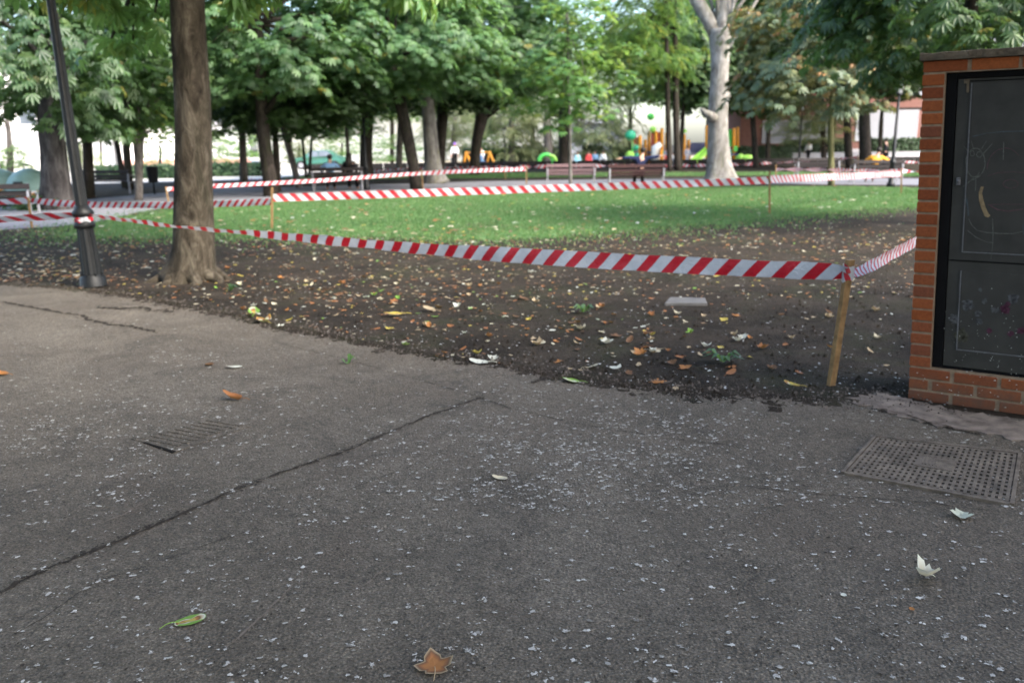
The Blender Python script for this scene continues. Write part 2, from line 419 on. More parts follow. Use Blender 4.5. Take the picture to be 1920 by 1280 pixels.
poly_sheet('plaza', [(-140, 36), (-60, 27), (-14, 44), (-8, 62), (-8, 150), (-140, 150)], .004, MAT['paleground'], seed=12)
poly_sheet('playground_surface', [(-7, 59.5), (60, 56), (60, 110), (-7, 110)], .004, MAT['sand'], seed=12)

def inside(poly, X, Y):
    X = np.asarray(X); Y = np.asarray(Y); r_ = np.zeros(X.shape, bool); n = len(poly); j = n - 1
    for i in range(n):
        xi, yi = poly[i]; xj, yj = poly[j]
        if yi != yj:
            c = ((yi > Y) != (yj > Y)) & (X < (xj - xi) * (Y - yi) / (yj - yi) + xi); r_ ^= c
        j = i
    return r_

# grass blades
def blades(poly_a, n, hmin, hmax, wd, ragged):
    P = np.array(poly_a); lo = P.min(0); hi = P.max(0)
    X = RS.uniform(lo[0] - 1, hi[0] + 1, n); Y = RS.uniform(lo[1] - 1.5, hi[1] + .3, n)
    # wander the test point so the edge of the turf is ragged and thins out
    jx = X + RS.normal(0, ragged, n); jy = Y + np.abs(RS.normal(0, ragged, n))
    k = inside(poly_a, jx, jy); X = X[k]; Y = Y[k]; n = len(X)
    h = RS.uniform(hmin, hmax, n); a = RS.uniform(0, 6.283, n); wdt = wd * RS.uniform(.7, 1.3, n)
    lx, ly = np.cos(a), np.sin(a); bend = h * RS.uniform(.1, .8, n); b2 = RS.uniform(0, 6.283, n)
    V = np.zeros((n, 3, 3))
    V[:, 0] = np.stack([X - lx * wdt, Y - ly * wdt, np.zeros(n)], 1); V[:, 1] = np.stack([X + lx * wdt, Y + ly * wdt, np.zeros(n)], 1)
    V[:, 2] = np.stack([X + np.cos(b2) * bend, Y + np.sin(b2) * bend, h + .004], 1)
    t_ = np.clip(RS.normal(.45, .22, n), 0, .9); t_[RS.rand(n) < .05] = 1.0
    return V.reshape(-1, 3), np.arange(n * 3).reshape(-1, 3), np.repeat(t_, 3)
V, Fa, T = blades(lawn_out, 300000, .025, .055, .010, .8)
o = link('grass', npmesh('grass', V, Fa, LEAF['grass'], T)); tag(o, 'mown green grass of the lawn behind the tape', 'grass', kind='stuff')
V, Fa, T = blades(strip_out, 60000, .04, .09, .02, .4)
o = link('grass', npmesh('grass', V, Fa, LEAF['grass'], T)); tag(o, 'narrow strip of grass behind the benches', 'grass', kind='stuff')

# seams and cracks in the asphalt
CRK = []
def ribbon(name, px, wd, z, mat, jit=.3, seed=1, kind='structure', step=.022):
    rg = random.Random(seed); P = [gnd(*p, PZ) for p in px]; pts = []
    if 'scuff' not in name and wd > .0065: CRK.append((P, wd))
    for a, b in zip(P, P[1:]):
        k = max(1, int((b - a).length / step))
        pts += [a.lerp(b, j / k) for j in range(k)]
    pts.append(P[-1]); m = MB(); vs = []
    off = 0
    for i, p in enumerate(pts):
        t_ = (pts[min(i + 1, len(pts) - 1)] - pts[max(0, i - 1)]).normalized(); nr = Vector((-t_.y, t_.x, 0))
        off = off * .85 + rg.gauss(0, max(wd, .006) * .4)
        ww = wd * (1 + rg.uniform(-jit, jit)) * min(1, .15 + i / 6, .15 + (len(pts) - 1 - i) / 6)
        vs += [p + nr * (off - ww / 2) + Vector((0, 0, z)), p + nr * (off + ww / 2) + Vector((0, 0, z))]
    m.add(vs, [(2 * i, 2 * i + 2, 2 * i + 3, 2 * i + 1) for i in range(len(pts) - 1)])
    return tag(m.build(name, mat), kind=kind)
ribbon('pavement_joint', [(-60, 1135), (0, 1108), (120, 1052), (250, 1000), (380, 945), (520, 890), (640, 848), (760, 798), (850, 762), (905, 745)], .013, .004, MAT['seam'], .85, 2)
ribbon('pavement_joint', [(520, 643), (640, 672), (760, 705), (900, 745), (960, 768), (1100, 798), (1250, 822), (1400, 838)], .005, .004, MAT['seam'], .95, 3)
ribbon('pavement_joint', [(0, 566), (90, 582), (200, 606), (300, 622)], .035, .004, MAT['seam'], .8, 4)
ribbon('pavement_joint', [(190, 574), (250, 580), (330, 585)], .07, .004, MAT['seam'], .8, 5)
ribbon('pavement_crack', [(0, 1205), (80, 1160), (180, 1092), (280, 1060), (400, 1018), (560, 962)], .003, .004, MAT['seam'], .95, 6)
ribbon('pavement_crack', [(620, 930), (760, 880), (880, 820), (960, 778)], .0025, .004, MAT['seam'], .95, 16)
ribbon('pavement_crack', [(1000, 718), (1030, 706), (1060, 690)], .014, .004, MAT['seam'], .9, 7)
ribbon('pavement_crack', [(1640, 768), (1690, 778), (1740, 795), (1840, 815)], .010, .011, MAT['seam'], .9, 8)
ribbon('pavement_crack', [(1350, 905), (1500, 925), (1640, 935), (1760, 945), (1900, 965)], .004, .004, MAT['seam'], .95, 9)
ribbon('scuff_mark', [(410, 1228), (450, 1190), (490, 1155), (530, 1118), (560, 1085)], .007, .004, MAT['scuff'], .6, 10)
ribbon('scuff_mark', [(640, 1120), (700, 1085), (760, 1040)], .006, .004, MAT['scuff'], .6, 11)
ribbon('scuff_mark', [(180, 985), (230, 965), (290, 935)], .010, .004, MAT['scuff'], .6, 12)

# ------------------------------------------------------------------ metal covers set in the asphalt
def bil(Q, u, v): return Q[0].lerp(Q[1], u).lerp(Q[3].lerp(Q[2], u), v)
def quadbox(m, Q, z0, z1):
    vs = [Vector((q.x, q.y, z0)) for q in Q] + [Vector((q.x, q.y, z1)) for q in Q]
    m.add(vs, [(3, 2, 1, 0), (4, 5, 6, 7), (0, 1, 5, 4), (1, 2, 6, 5), (2, 3, 7, 6), (3, 0, 4, 7)])
Q = [gnd(1641, 820, PZ), gnd(1912, 852, PZ), gnd(1897, 948, PZ), gnd(1580, 888, PZ)]
root = thing('manhole_cover', 'rusty rectangular cast iron grid cover let into the asphalt before the brick cabinet', 'manhole cover', Q[3])
m = MB(); quadbox(m, Q, PZ - .02, PZ + .004); m.build('recess_plate', MAT['coverpit'], root)
m = MB(); NU, NV = 24, 13
for i in range(NU + 1):
    u = .03 + .94 * i / NU
    quadbox(m, [bil(Q, u - .0105, .03), bil(Q, u + .0105, .03), bil(Q, u + .0105, .97), bil(Q, u - .0105, .97)], PZ + .001, PZ + .0115)
for j in range(NV + 1):
    v = .03 + .94 * j / NV
    quadbox(m, [bil(Q, .02, v - .019), bil(Q, .98, v - .019), bil(Q, .98, v + .019), bil(Q, .02, v + .019)], PZ + .001, PZ + .0095)
m.build('raised_grid', MAT['castcover'], root)
m = MB()
for a, b, c_, d in ((-.012, 0, .012, 1), (.988, 0, 1.012, 1), (.0125, -.02, .9875, .018), (.0125, .982, .9875, 1.02)):
    quadbox(m, [bil(Q, a, b), bil(Q, c_, b), bil(Q, c_, d), bil(Q, a, d)], PZ - .01, PZ + .013)
m.build('rim', MAT['castcover'], root)
m = MB(); quadbox(m, [bil(Q, -.022, -.02), bil(Q, -.0125, -.02), bil(Q, -.0125, 1.02), bil(Q, -.024, 1.02)], PZ - .01, PZ + .005); m.build('open_gap', MAT['coverpit'], root)
m = MB(); quadbox(m, [bil(Q, .38, .36), bil(Q, .62, .36), bil(Q, .62, .6), bil(Q, .38, .6)], PZ, PZ + .0135)
for k in range(5): quadbox(m, [bil(Q, .41 + k * .022, .38), bil(Q, .418 + k * .022, .38), bil(Q, .428 + k * .022, .55), bil(Q, .42 + k * .022, .55)], PZ + .012, PZ + .0165)
m.build('centre_plate', MAT['castcover'], root)
m = MB(); quadbox(m, [bil(Q, .62, .34), bil(Q, .635, .34), bil(Q, .635, .62), bil(Q, .62, .62)], PZ, PZ + .006); m.build('keyhole_slot', MAT['coverpit'], root)

Q = [gnd(398, 783, PZ), gnd(472, 799, PZ), gnd(328, 848, PZ), gnd(246, 823, PZ)]
root = thing('manhole_cover', 'small dull ribbed cover almost lost in the asphalt, one edge gaping', 'manhole cover', Q[3])
m = MB(); quadbox(m, Q, PZ - .02, PZ + .004); m.build('cover_plate', MAT['asphalt'], root)
m = MB()
for k in range(9):
    v = .1 + k * .1
    quadbox(m, [bil(Q, .12, v), bil(Q, .85, v - .06), bil(Q, .85, v - .02), bil(Q, .12, v + .04)], PZ + .002, PZ + .0085)
m.build('rib', MAT['asphalt'], root)
m = MB(); quadbox(m, [bil(Q, .3, .99), bil(Q, 1, .985), bil(Q, 1, 1.03), bil(Q, .3, 1.005)], PZ - .01, PZ + .006); m.build('open_gap', simple('gap_black', (.008, .007, .006), .95, .1), root)

q = [gnd(1256, 562), gnd(1322, 563), gnd(1326, 573), gnd(1246, 573)]
m = MB(); quadbox(m, q, -.02, .03)
tag(m.build('stone_slab', MAT['stone'], bevel=.008), 'small flat grey stone slab sunk in the dark soil behind the tape', 'slab')

# ------------------------------------------------------------------ specks, crumbs, litter
def blobs(n, fn, smin, smax, z, flat=True, lump=.35, k=7, pw=2.5):
    V = []; Fc = []
    for i in range(n):
        x, y = fn(); s = smin + (smax - smin) * rnd.random() ** pw
        a0 = rnd.uniform(0, 6.28); st = rnd.uniform(.5, 1); base = len(V)
        V.append((x, y, z + .001))
        for j in range(k):
            a = 2 * math.pi * j / k; r_ = s * (1 + rnd.uniform(-lump, lump)); dx = math.cos(a) * r_; dy = math.sin(a) * r_ * st
            V.append((x + dx * math.cos(a0) - dy * math.sin(a0), y + dx * math.sin(a0) + dy * math.cos(a0), z))
        for j in range(k): Fc.append((base, base + 1 + j, base + 1 + (j + 1) % k))
    return np.array(V), np.array(Fc)
pav_xy = [(p.x, p.y) for p in pav_out]
CL = []
for q in range(260):
    u = rnd.random()
    if u < .34: px, py = rnd.gauss(1110, 170), rnd.gauss(830, 60)
    elif u < .56: px, py = rnd.gauss(180, 200), rnd.gauss(810, 90)
    elif u < .66: px, py = rnd.gauss(1400, 260), rnd.gauss(920, 50)
    else: px, py = rnd.uniform(-40, 1960), 600 + 690 * rnd.random()
    CL.append((gnd(px, max(570, min(py, 1300)), PZ), rnd.uniform(.06, .5)))
def onpav():
    while True:
        if rnd.random() < .6:
            c, r_ = rnd.choice(CL); x, y = c.x + rnd.gauss(0, r_), c.y + rnd.gauss(0, r_)
        else:
            p = gnd(rnd.uniform(-40, 1960), 560 + 740 * rnd.random() ** .8, PZ); x, y = p.x, p.y
        if y > 1.9 and (y > 3.4 or rnd.random() < .5) and bool(inside(pav_xy, [x], [y])[0]): return x, y
SPL = []
def onsplat():
    global SPL
    if not SPL:
        x, y = onpav(); r_ = .002 + .011 * rnd.random() ** 2
        SPL = [(x + rnd.gauss(0, r_ * 1.3), y + rnd.gauss(0, r_ * .8)) for _ in range(rnd.randint(2, 9))]
    return SPL.pop()
V, Fa = blobs(8500, onpav, .0010, .0065, PZ + .004, lump=.75, k=8, pw=2.5)
V2, Fa2 = blobs(11500, onsplat, .0014, .0092, PZ + .0045, lump=.75, k=8, pw=2.2)
Fa = np.concatenate([Fa, Fa2 + len(V)]); V = np.concatenate([V, V2])
T = np.repeat(np.clip(RS.beta(1.5, 1.2, len(V) // 9), 0, 1), 9)
t = NT('droppings'); t.set(.9, .15); at = t.n('ShaderNodeAttribute', attribute_name='tint')
t.col(t.ramp(at.outputs['Fac'], [(0, (.11, .1, .086)), (.4, (.22, .21, .19)), (1, (.44, .425, .39))]))
tag(link('droppings', npmesh('droppings', V, Fa, t.m, T)), 'white specks and splashes spattered all over the asphalt', 'droppings', kind='stuff')
V, Fa = blobs(2600, onpav, .002, .007, PZ + .0035)
tag(link('dark_grit', npmesh('dark_grit', V, Fa, MAT['seam'])), 'dark grit and seeds strewn thinly over the asphalt', 'grit', kind='stuff')
def onsoil(ymin=548, ymax=770):
    while True:
        px, py = rnd.uniform(-60, 1980), rnd.uniform(430, ymax)
        p = gnd(px, py)
        if not bool(inside(pav_xy, [p.x], [p.y])[0]) and not bool(inside(lawn_out, [p.x], [p.y])[0]): return p.x, p.y
V, Fa = blobs(3000, onsoil, .002, .013, .012, lump=.6)
tag(link('petals', npmesh('petals', V, Fa, MAT['white'])), 'tiny pale petals and scraps lying on the dark soil', 'petals', kind='stuff')
def crumbs(n, fn, smin, smax, z):
    P = np.array([fn() for _ in range(n)]); s = smin + (smax - smin) * RS.rand(n) ** 3
    base = np.array([[1, 0, -.4], [-.5, .87, -.4], [-.5, -.87, -.4], [.1, .05, .9]])
    V = base[None] * (1 + RS.uniform(-.4, .4, (n, 4, 3))) * s[:, None, None]
    a = RS.uniform(0, 6.28, n); ca, sa = np.cos(a), np.sin(a)
    X = V[:, :, 0] * ca[:, None] - V[:, :, 1] * sa[:, None]; Yv = V[:, :, 0] * sa[:, None] + V[:, :, 1] * ca[:, None]
    V = np.stack([X + P[:, 0:1], Yv + P[:, 1:2], V[:, :, 2] + z + s[:, None] * .3], 2)
    Fq = np.array([[0, 1, 3], [1, 2, 3], [2, 0, 3]])
    return V.reshape(-1, 3), (np.arange(n)[:, None, None] * 4 + Fq[None]).reshape(-1, 3)
def onedge():
    i = rnd.randrange(1, len(pav) - 3); p = pav[i].lerp(pav[i + 1], rnd.random())
    return p.x + rnd.gauss(0, .12), p.y + rnd.gauss(.02, .16)
def oncrack():
    P, wd = rnd.choice(CRK); i = rnd.randrange(len(P) - 1); p = P[i].lerp(P[i + 1], rnd.random()); q = max(wd, .012) * .9
    return p.x + rnd.gauss(0, q), p.y + rnd.gauss(0, q)
V, Fa = blobs(2600, oncrack, .002, .010, PZ + .0045, lump=.6)
tag(link('crack_grit', npmesh('crack_grit', V, Fa, MAT['seam'])), 'dark grit crumbling out along the cracks and joints of the asphalt', 'grit', kind='stuff')
V, Fa = crumbs(5000, onsoil, .004, .022, 0)
tag(link('soil_crumbs', npmesh('soil_crumbs', V, Fa, MAT['soil'])), 'loose dark crumbs of earth over the soil bed', 'soil', kind='stuff')
V, Fa = crumbs(4200, onedge, .003, .013, PZ)
tag(link('gravel', npmesh('gravel', V, Fa, MAT['pebble'])), 'fine brown gravel washed along the edge of the asphalt', 'gravel', kind='stuff')

def onspill():
    while True:
        i = rnd.randrange(1, len(pav) - 2); p = pav[i].lerp(pav[i + 1], rnd.random()); d = abs(rnd.gauss(0, .07 if p.x < 1.0 else .13)) - .05
        if .3 < rnd.random() + .35 * math.sin(p.x * 2.3): return p.x + rnd.gauss(0, .05), p.y - d * .9
V, Fa = blobs(1400, onspill, .006, .06, PZ + .0015, lump=.6, k=11)
tag(link('spilt_soil', npmesh('spilt_soil', V, Fa, MAT['soil'])), 'dark earth washed over the ragged edge of the asphalt', 'soil', kind='stuff')
V, Fa = crumbs(4500, onspill, .003, .012, PZ)
tag(link('soil_crumbs', npmesh('soil_crumbs', V, Fa, MAT['soil'])), 'loose crumbs of earth on the edge of the asphalt', 'soil', kind='stuff')

# fallen leaf shapes -------------------------------------------------------
def maple_outline(n=5):
    pts = [(0, 0)]
    out = []
    lobes = [(-2.25, .55), (-1.15, .85), (0, 1.05), (1.15, .85), (2.25, .55)]
    for i, (a, L) in enumerate(lobes):
        for da, k in ((-.44, .72), (-.26, .8), (0, 1.0), (.26, .8), (.44, .72)):
            out.append((math.sin(a + da) * L * k, math.cos(a + da) * L * k))
        if i < 4:
            am = (a + lobes[i + 1][0]) / 2; out.append((math.sin(am) * .6, math.cos(am) * .6))
    return out
def oval_outline():
    return [(math.sin(t_) * .38 * (1.0 if math.cos(t_) > -.2 else .85), -math.cos(t_) * .62 + .5) for t_ in np.linspace(.25, 6.03, 18)]
def scrap_outline():
    rg = random.Random(5); return [(math.cos(a) * .42 * rg.uniform(.6, 1.1), math.sin(a) * .36 * rg.uniform(.6, 1.1) + .3) for a in np.linspace(0, 5.8, 11)]
OUT = {'maple': maple_outline(), 'oval': oval_outline(), 'scrap': scrap_outline()}
def leaf_geo(kind, size, curl, rg, fold=0, stem=True):
    """fan with a middle ring; curled cup, optional fold along the midrib; returns verts, faces"""
    o_ = OUT[kind]; n = len(o_); vs = [Vector((0, .12, 0))]
    cx, cy = 0, .2
    ph = rg.uniform(0, 6.28)
    def lift(x, y):
        d = x * x + (y - .3) ** 2
        z = curl * d + .10 * math.sin(3 * math.atan2(y - .2, x) + ph) * d + fold * abs(x)
        return Vector((x * (1 - .35 * min(1, fold)), y, z))
    for k in (.5, 1.0):
        for x, y in o_:
            vs.append(lift(cx + (x - cx) * k, cy + (y - cy) * k))
    fs = [(0, 1 + i, 1 + (i + 1) % n) for i in range(n)]
    fs += [(1 + i, 1 + n + i, 1 + n + (i + 1) % n, 1 + (i + 1) % n) for i in range(n)]
    if stem:
        b = len(vs); a = rg.uniform(-.5, .5)
        for t_ in (0, .33, .66, 1):
            y = .1 - t_ * .75; x = math.sin(a * t_) * t_ * .5; z = .02 + .1 * math.sin(t_ * 3)
            vs += [Vector((x - .016, y, z)), Vector((x + .016, y, z)), Vector((x, y, z + .03))]
        for i in range(3):
            for k in range(3):
                k2 = (k + 1) % 3; fs.append((b + i * 3 + k, b + i * 3 + k2, b + i * 3 + 3 + k2, b + i * 3 + 3 + k))
    mz = min(v.z for v in vs)
    return [v * size - Vector((0, 0, mz * size)) for v in vs], fs
def leaf_mesh(kind, size, curl, seed, tint, fold=0, stem=True, two=None):
    rg = random.Random(seed); vs, fs = leaf_geo(kind, size, curl, rg, fold, stem)
    me = bpy.data.meshes.new('fallen_leaf'); me.from_pydata(vs, [], fs); me.materials.append(LEAF['litter'])
    a = me.attributes.new('tint', 'FLOAT', 'POINT')
    for i, v in enumerate(vs): a.data[i].value = tint if two is None or not (i <= len(OUT[kind]) and (kind != 'oval' or abs(v.x) < .09 * size)) else two
    me.update(); return me
TINT = {'pale': .892, 'yellow': .08, 'orange': .25, 'russet': .36, 'brown': .5, 'tan': .62, 'cream': .75, 'white': .88, 'green': .97}
def place_leaf(px, py, kind, size, tint, label, curl=.25, fold=0, rz=None, tilt=None, seed=0, two=None, z=None, stem=True, group=None):
    rg = random.Random(seed * 31 + int(px)); zz = PZ + .004 if z is None else z
    me = leaf_mesh(kind, size, curl, seed, TINT[tint], fold, stem, two)
    o = link('fallen_leaf', me, None, gnd(px, py, zz), (tilt or rg.uniform(-.08, .12), rg.uniform(-.08, .08), rg.uniform(0, 6.28) if rz is None else rz))
    o.location.z = zz + (abs(tilt or 0) * size * .4)
    return tag(o, label, 'leaf', group)
place_leaf(1738, 1085, 'maple', .075, 'pale', 'pale curled maple leaf with a long stem on asphalt near the lower right corner', .7, .5, 2.0, .35, 3, two=.78)
place_leaf(1586, 1117, 'scrap', .030, 'white', 'torn white scrap of leaf on bare asphalt left of the curled maple leaf', .2, 0, .6, None, 4, stem=False)
place_leaf(1715, 1143, 'scrap', .028, 'orange', 'tiny orange leaf fragment on asphalt below the curled maple leaf', .5, .2, 1.2, None, 5, stem=False)
place_leaf(1802, 966, 'maple', .066, 'pale', 'creamy pale leaf with upright stem lying just below the grid cover', .35, .2, 2.6, None, 6)
place_leaf(816, 1253, 'maple', .082, 'tan', 'big tan orange maple leaf with pointed lobes at the bottom edge of the asphalt', .22, 0, .25, None, 7, two=.28)
place_leaf(332, 1168, 'oval', .085, 'green', 'glossy green leaf with a yellow midrib stripe, flat on asphalt at lower left', .12, 0, -1.2, None, 8, two=.06)
place_leaf(451, 749, 'oval', .105, 'russet', 'curled russet leaf alone on the asphalt above the small ribbed cover', .8, .5, 1.4, None, 9)
place_leaf(949, 897, 'oval', .062, 'cream', 'small whitish leaf in the middle of the asphalt', .3, .1, 1.4, None, 10, stem=False)
place_leaf(12, 703, 'oval', .10, 'orange', 'orange leaf on the asphalt at the left edge', .5, .3, 1.2, None, 11)
place_leaf(400, 684, 'scrap', .1, 'brown', 'brown crumpled leaf beside a whitish one on the asphalt left of the plant sprig', .5, .2, 1.6, None, 12, stem=False)
place_leaf(452, 688, 'oval', .10, 'white', 'whitish leaf beside the brown crumpled one on the asphalt', .3, .1, 1.7, None, 13, stem=False)
place_leaf(497, 604, 'maple', .12, 'yellow', 'large yellow leaf at the asphalt edge below the thick trunk', .5, .2, .9, None, 14, z=.03, two=.96)
place_leaf(478, 590, 'oval', .16, 'green', 'yellow-green leaf lying above the large yellow one at the asphalt edge', .5, .2, .4, None, 15, z=.03, two=.05)
place_leaf(895, 663, 'maple', .065, 'yellow', 'bright yellow leaf on the soil edge halfway along the tape', .5, .3, .4, None, 16, z=.02)
place_leaf(912, 680, 'oval', .12, 'white', 'white double leaf on the asphalt edge under the bright yellow leaf', .2, .1, 1.3, None, 17)
place_leaf(1084, 716, 'oval', .10, 'green', 'pale green leaf near the short crack at the asphalt edge', .25, .1, 1.3, None, 18, two=.72)
place_leaf(1497, 724, 'oval', .085, 'yellow', 'yellow-green leaf on the ground left of the wooden stake foot', .4, .2, 1.1, None, 19, two=.97, z=.03)
place_leaf(1203, 664, 'maple', .085, 'orange', 'large orange leaf heap top right of the white scraps on the soil', .6, .3, 2.2, None, 20, z=.02)
place_leaf(752, 590, 'oval', .15, 'yellow', 'long yellow-green leaf lying sideways on soil below the middle of the tape', .3, .2, 1.57, None, 21, z=.02, two=.97)
place_leaf(1156, 692, 'maple', .075, 'white', 'white maple leaf on the soil edge among orange leaves', .3, .2, .5, None, 22, z=.025)
place_leaf(812, 582, 'oval', .13, 'tan', 'broad tan leaf on the soil below the middle of the tape', .3, .1, .8, None, 23, z=.02)

# about 260 more individual leaves on the soil bed
PROT = {}
for k, kinds in (('yellow', 'maple'), ('orange', 'maple'), ('russet', 'oval'), ('brown', 'maple'), ('tan', 'oval'), ('cream', 'oval'), ('white', 'scrap'), ('green', 'oval')):
    PROT[k] = [leaf_mesh(kinds if q < 2 else ('oval' if kinds == 'maple' else 'maple'), .085 if q != 1 else .07, .35 + .15 * q, 100 + q, TINT[k], .15 * q, q == 0) for q in range(3)]
def zone(px, py):
    if py < 475: return 'where the lawn gives way to soil'
    if px < 200: return 'on the soil around the lamp post foot'
    if px < 330: return 'between the lamp post and the thick trunk'
    if px < 520: return 'on the soil at the foot of the thick trunk'
    if px > 1600: return 'on the soil behind the wooden stake'
    if px > 1380: return 'on the soil left of the wooden stake'
    if py > 640: return 'along the ragged asphalt edge'
    if px < 850: return 'under the left half of the tape'
    return 'on the soil under the right half of the tape'
cnt = 0
cols = ['yellow'] * 2 + ['orange'] * 3 + ['russet'] * 6 + ['brown'] * 8 + ['tan'] * 6 + ['cream'] * 4 + ['white'] * 3 + ['green'] * 1
ADJ = {'yellow': 'bright yellow', 'orange': 'curled orange', 'russet': 'reddish brown', 'brown': 'dull brown', 'tan': 'dry tan', 'cream': 'pale cream', 'white': 'whitish torn', 'green': 'still green'}
while cnt < 262:
    u = rnd.random()
    if u < .38: px, py = rnd.gauss(660, 190), rnd.gauss(535, 42)
    elif u < .55: px, py = rnd.uniform(380, 1500), rnd.uniform(560, 700)
    elif u < .75: px, py = rnd.gauss(1180, 160), rnd.gauss(645, 45)
    else: px, py = rnd.uniform(0, 1700), rnd.uniform(455, 720)
    if py < 452: continue
    p = gnd(px, py)
    if bool(inside(pav_xy, [p.x], [p.y])[0]) or (px > 1690): continue
    c_ = rnd.choice(cols); me = rnd.choice(PROT[c_])
    s = rnd.uniform(.42, .92)
    o = link('fallen_leaf', me, None, (p.x, p.y, .008), (rnd.uniform(-.25, .25), rnd.uniform(-.25, .25), rnd.uniform(0, 6.28)), (s, s, s))
    z_ = zone(px, py)
    tag(o, '%s fallen leaf %s' % (ADJ[c_], z_), 'leaf', '%s fallen leaves %s' % (c_, z_)); cnt += 1
# the rest of the litter: one mass
def scatter_leaves(n, fn, smin, smax, z):
    V = []; Fc = []; T = []
    for i in range(n):
        x, y = fn(); s = rnd.uniform(smin, smax); a = rnd.uniform(0, 6.28); tl = rnd.uniform(-.35, .35); b = len(V)
        ca, sa = math.cos(a), math.sin(a); st = rnd.uniform(.45, .9)
        for dx, dy, dz in ((0, -1, .1), (st * .7, -.2, .25), (st * .45, .55, .1), (0, 1, .3), (-st * .45, .55, .15), (-st * .7, -.2, .3)):
            V.append((x + (dx * ca - dy * sa) * s, y + (dx * sa + dy * ca) * s, z + abs(dz) * s + max(0, dx * tl * s)))
        Fc.append((b, b + 1, b + 2, b + 3, b + 4, b + 5)); T += [TINT[rnd.choice(cols)] + rnd.uniform(-.03, .03)] * 6
    return np.array(V), np.array(Fc), np.array(T)
def onbed():
    while True:
        if rnd.random() < .6: px, py = rnd.uniform(-60, 1720), rnd.uniform(428, 560)
        else: px, py = rnd.gauss(700, 330), rnd.gauss(540, 60)
        p = gnd(px, py)
        if py > 428 and not bool(inside(pav_xy, [p.x], [p.y])[0]): return p.x, p.y
V, Fa, T = scatter_leaves(3000, onbed, .007, .036, .006)
tag(link('leaf_litter', npmesh('leaf_litter', V, Fa, LEAF['litter'], T)), 'small dry leaf bits littering the dark soil bed', 'leaf litter', kind='stuff')
def onfringe():
    while True:
        px, py = rnd.uniform(150, 1720), rnd.gauss(455 if rnd.random() < .6 else 420, 16)
        if px < 1000 and py < 432: continue
        p = gnd(px, py)
        if not bool(inside(pav_xy, [p.x], [p.y])[0]): return p.x, p.y
V, Fa, T = scatter_leaves(1300, onfringe, .015, .05, .02)
tag(link('leaf_litter', npmesh('leaf_litter', V, Fa, LEAF['litter'], T)), 'pale dry leaves gathered where the lawn thins out into soil', 'leaf litter', kind='stuff')
def onlawn():
    while True:
        px, py = rnd.uniform(120, 1730), rnd.uniform(352, 445)
        p = gnd(px, py)
        if bool(inside(lawn_out, [p.x], [p.y])[0]): return p.x, p.y
V, Fa, T = scatter_leaves(420, onlawn, .04, .09, .055)
tag(link('leaf_litter', npmesh('leaf_litter', V, Fa, LEAF['litter'], T)), 'pale and brown leaves dotted over the mown lawn', 'leaf litter', kind='stuff')
def onlefts():
    while True:
        px, py = rnd.gauss(60, 130), rnd.uniform(424, 530)
        p = gnd(px, py)
        if px > -80: return p.x, p.y
V, Fa, T = scatter_leaves(700, onlefts, .02, .055, .006)
tag(link('leaf_litter', npmesh('leaf_litter', V, Fa, LEAF['litter'], T)), 'brown leaf litter between the left path and the lamp post', 'leaf litter', kind='stuff')

# small weeds / sprigs
def sprig(px, py, label, n, size, mat, seed, z=.01, name='weed'):
    rg = random.Random(seed); V = []; Fc = []; T = []; P = gnd(px, py, z)
    for i in range(n):
        a = rg.uniform(0, 6.28); L = size * rg.uniform(.6, 1.2); h = L * rg.uniform(.25, .8); wd = L * .16; b = len(V)
        d = Vector((math.cos(a), math.sin(a), 0)); s_ = Vector((-d.y, d.x, 0)) * wd
        p0 = P + d * .01; p1 = P + d * L * .55 + Vector((0, 0, h)); p2 = P + d * L + Vector((0, 0, h * .6))
        for v in (p0, p1 - s_, p2, p1 + s_): V.append(tuple(v))
        Fc.append((b, b + 1, b + 2, b + 3)); T += [rg.uniform(.2, .8)] * 4
    return tag(link(name, npmesh(name, np.array(V), np.array(Fc), mat, np.array(T))), label, 'plant')
sprig(652, 682, 'torn green sprig of leaves lying on the asphalt left of centre', 9, .075, LEAF['light'], 1, PZ, 'plant_sprig')
sprig(1355, 678, 'low green weed growing in the soil left of the stake, yellowing leaves round it', 16, .14, LEAF['green'], 2)
sprig(1095, 585, 'grey-green weed among pale leaves on the soil under the tape', 14, .12, LEAF['green'], 3)
sprig(432, 545, 'small green weed at the foot of the thick trunk', 10, .11, LEAF['green'], 4)

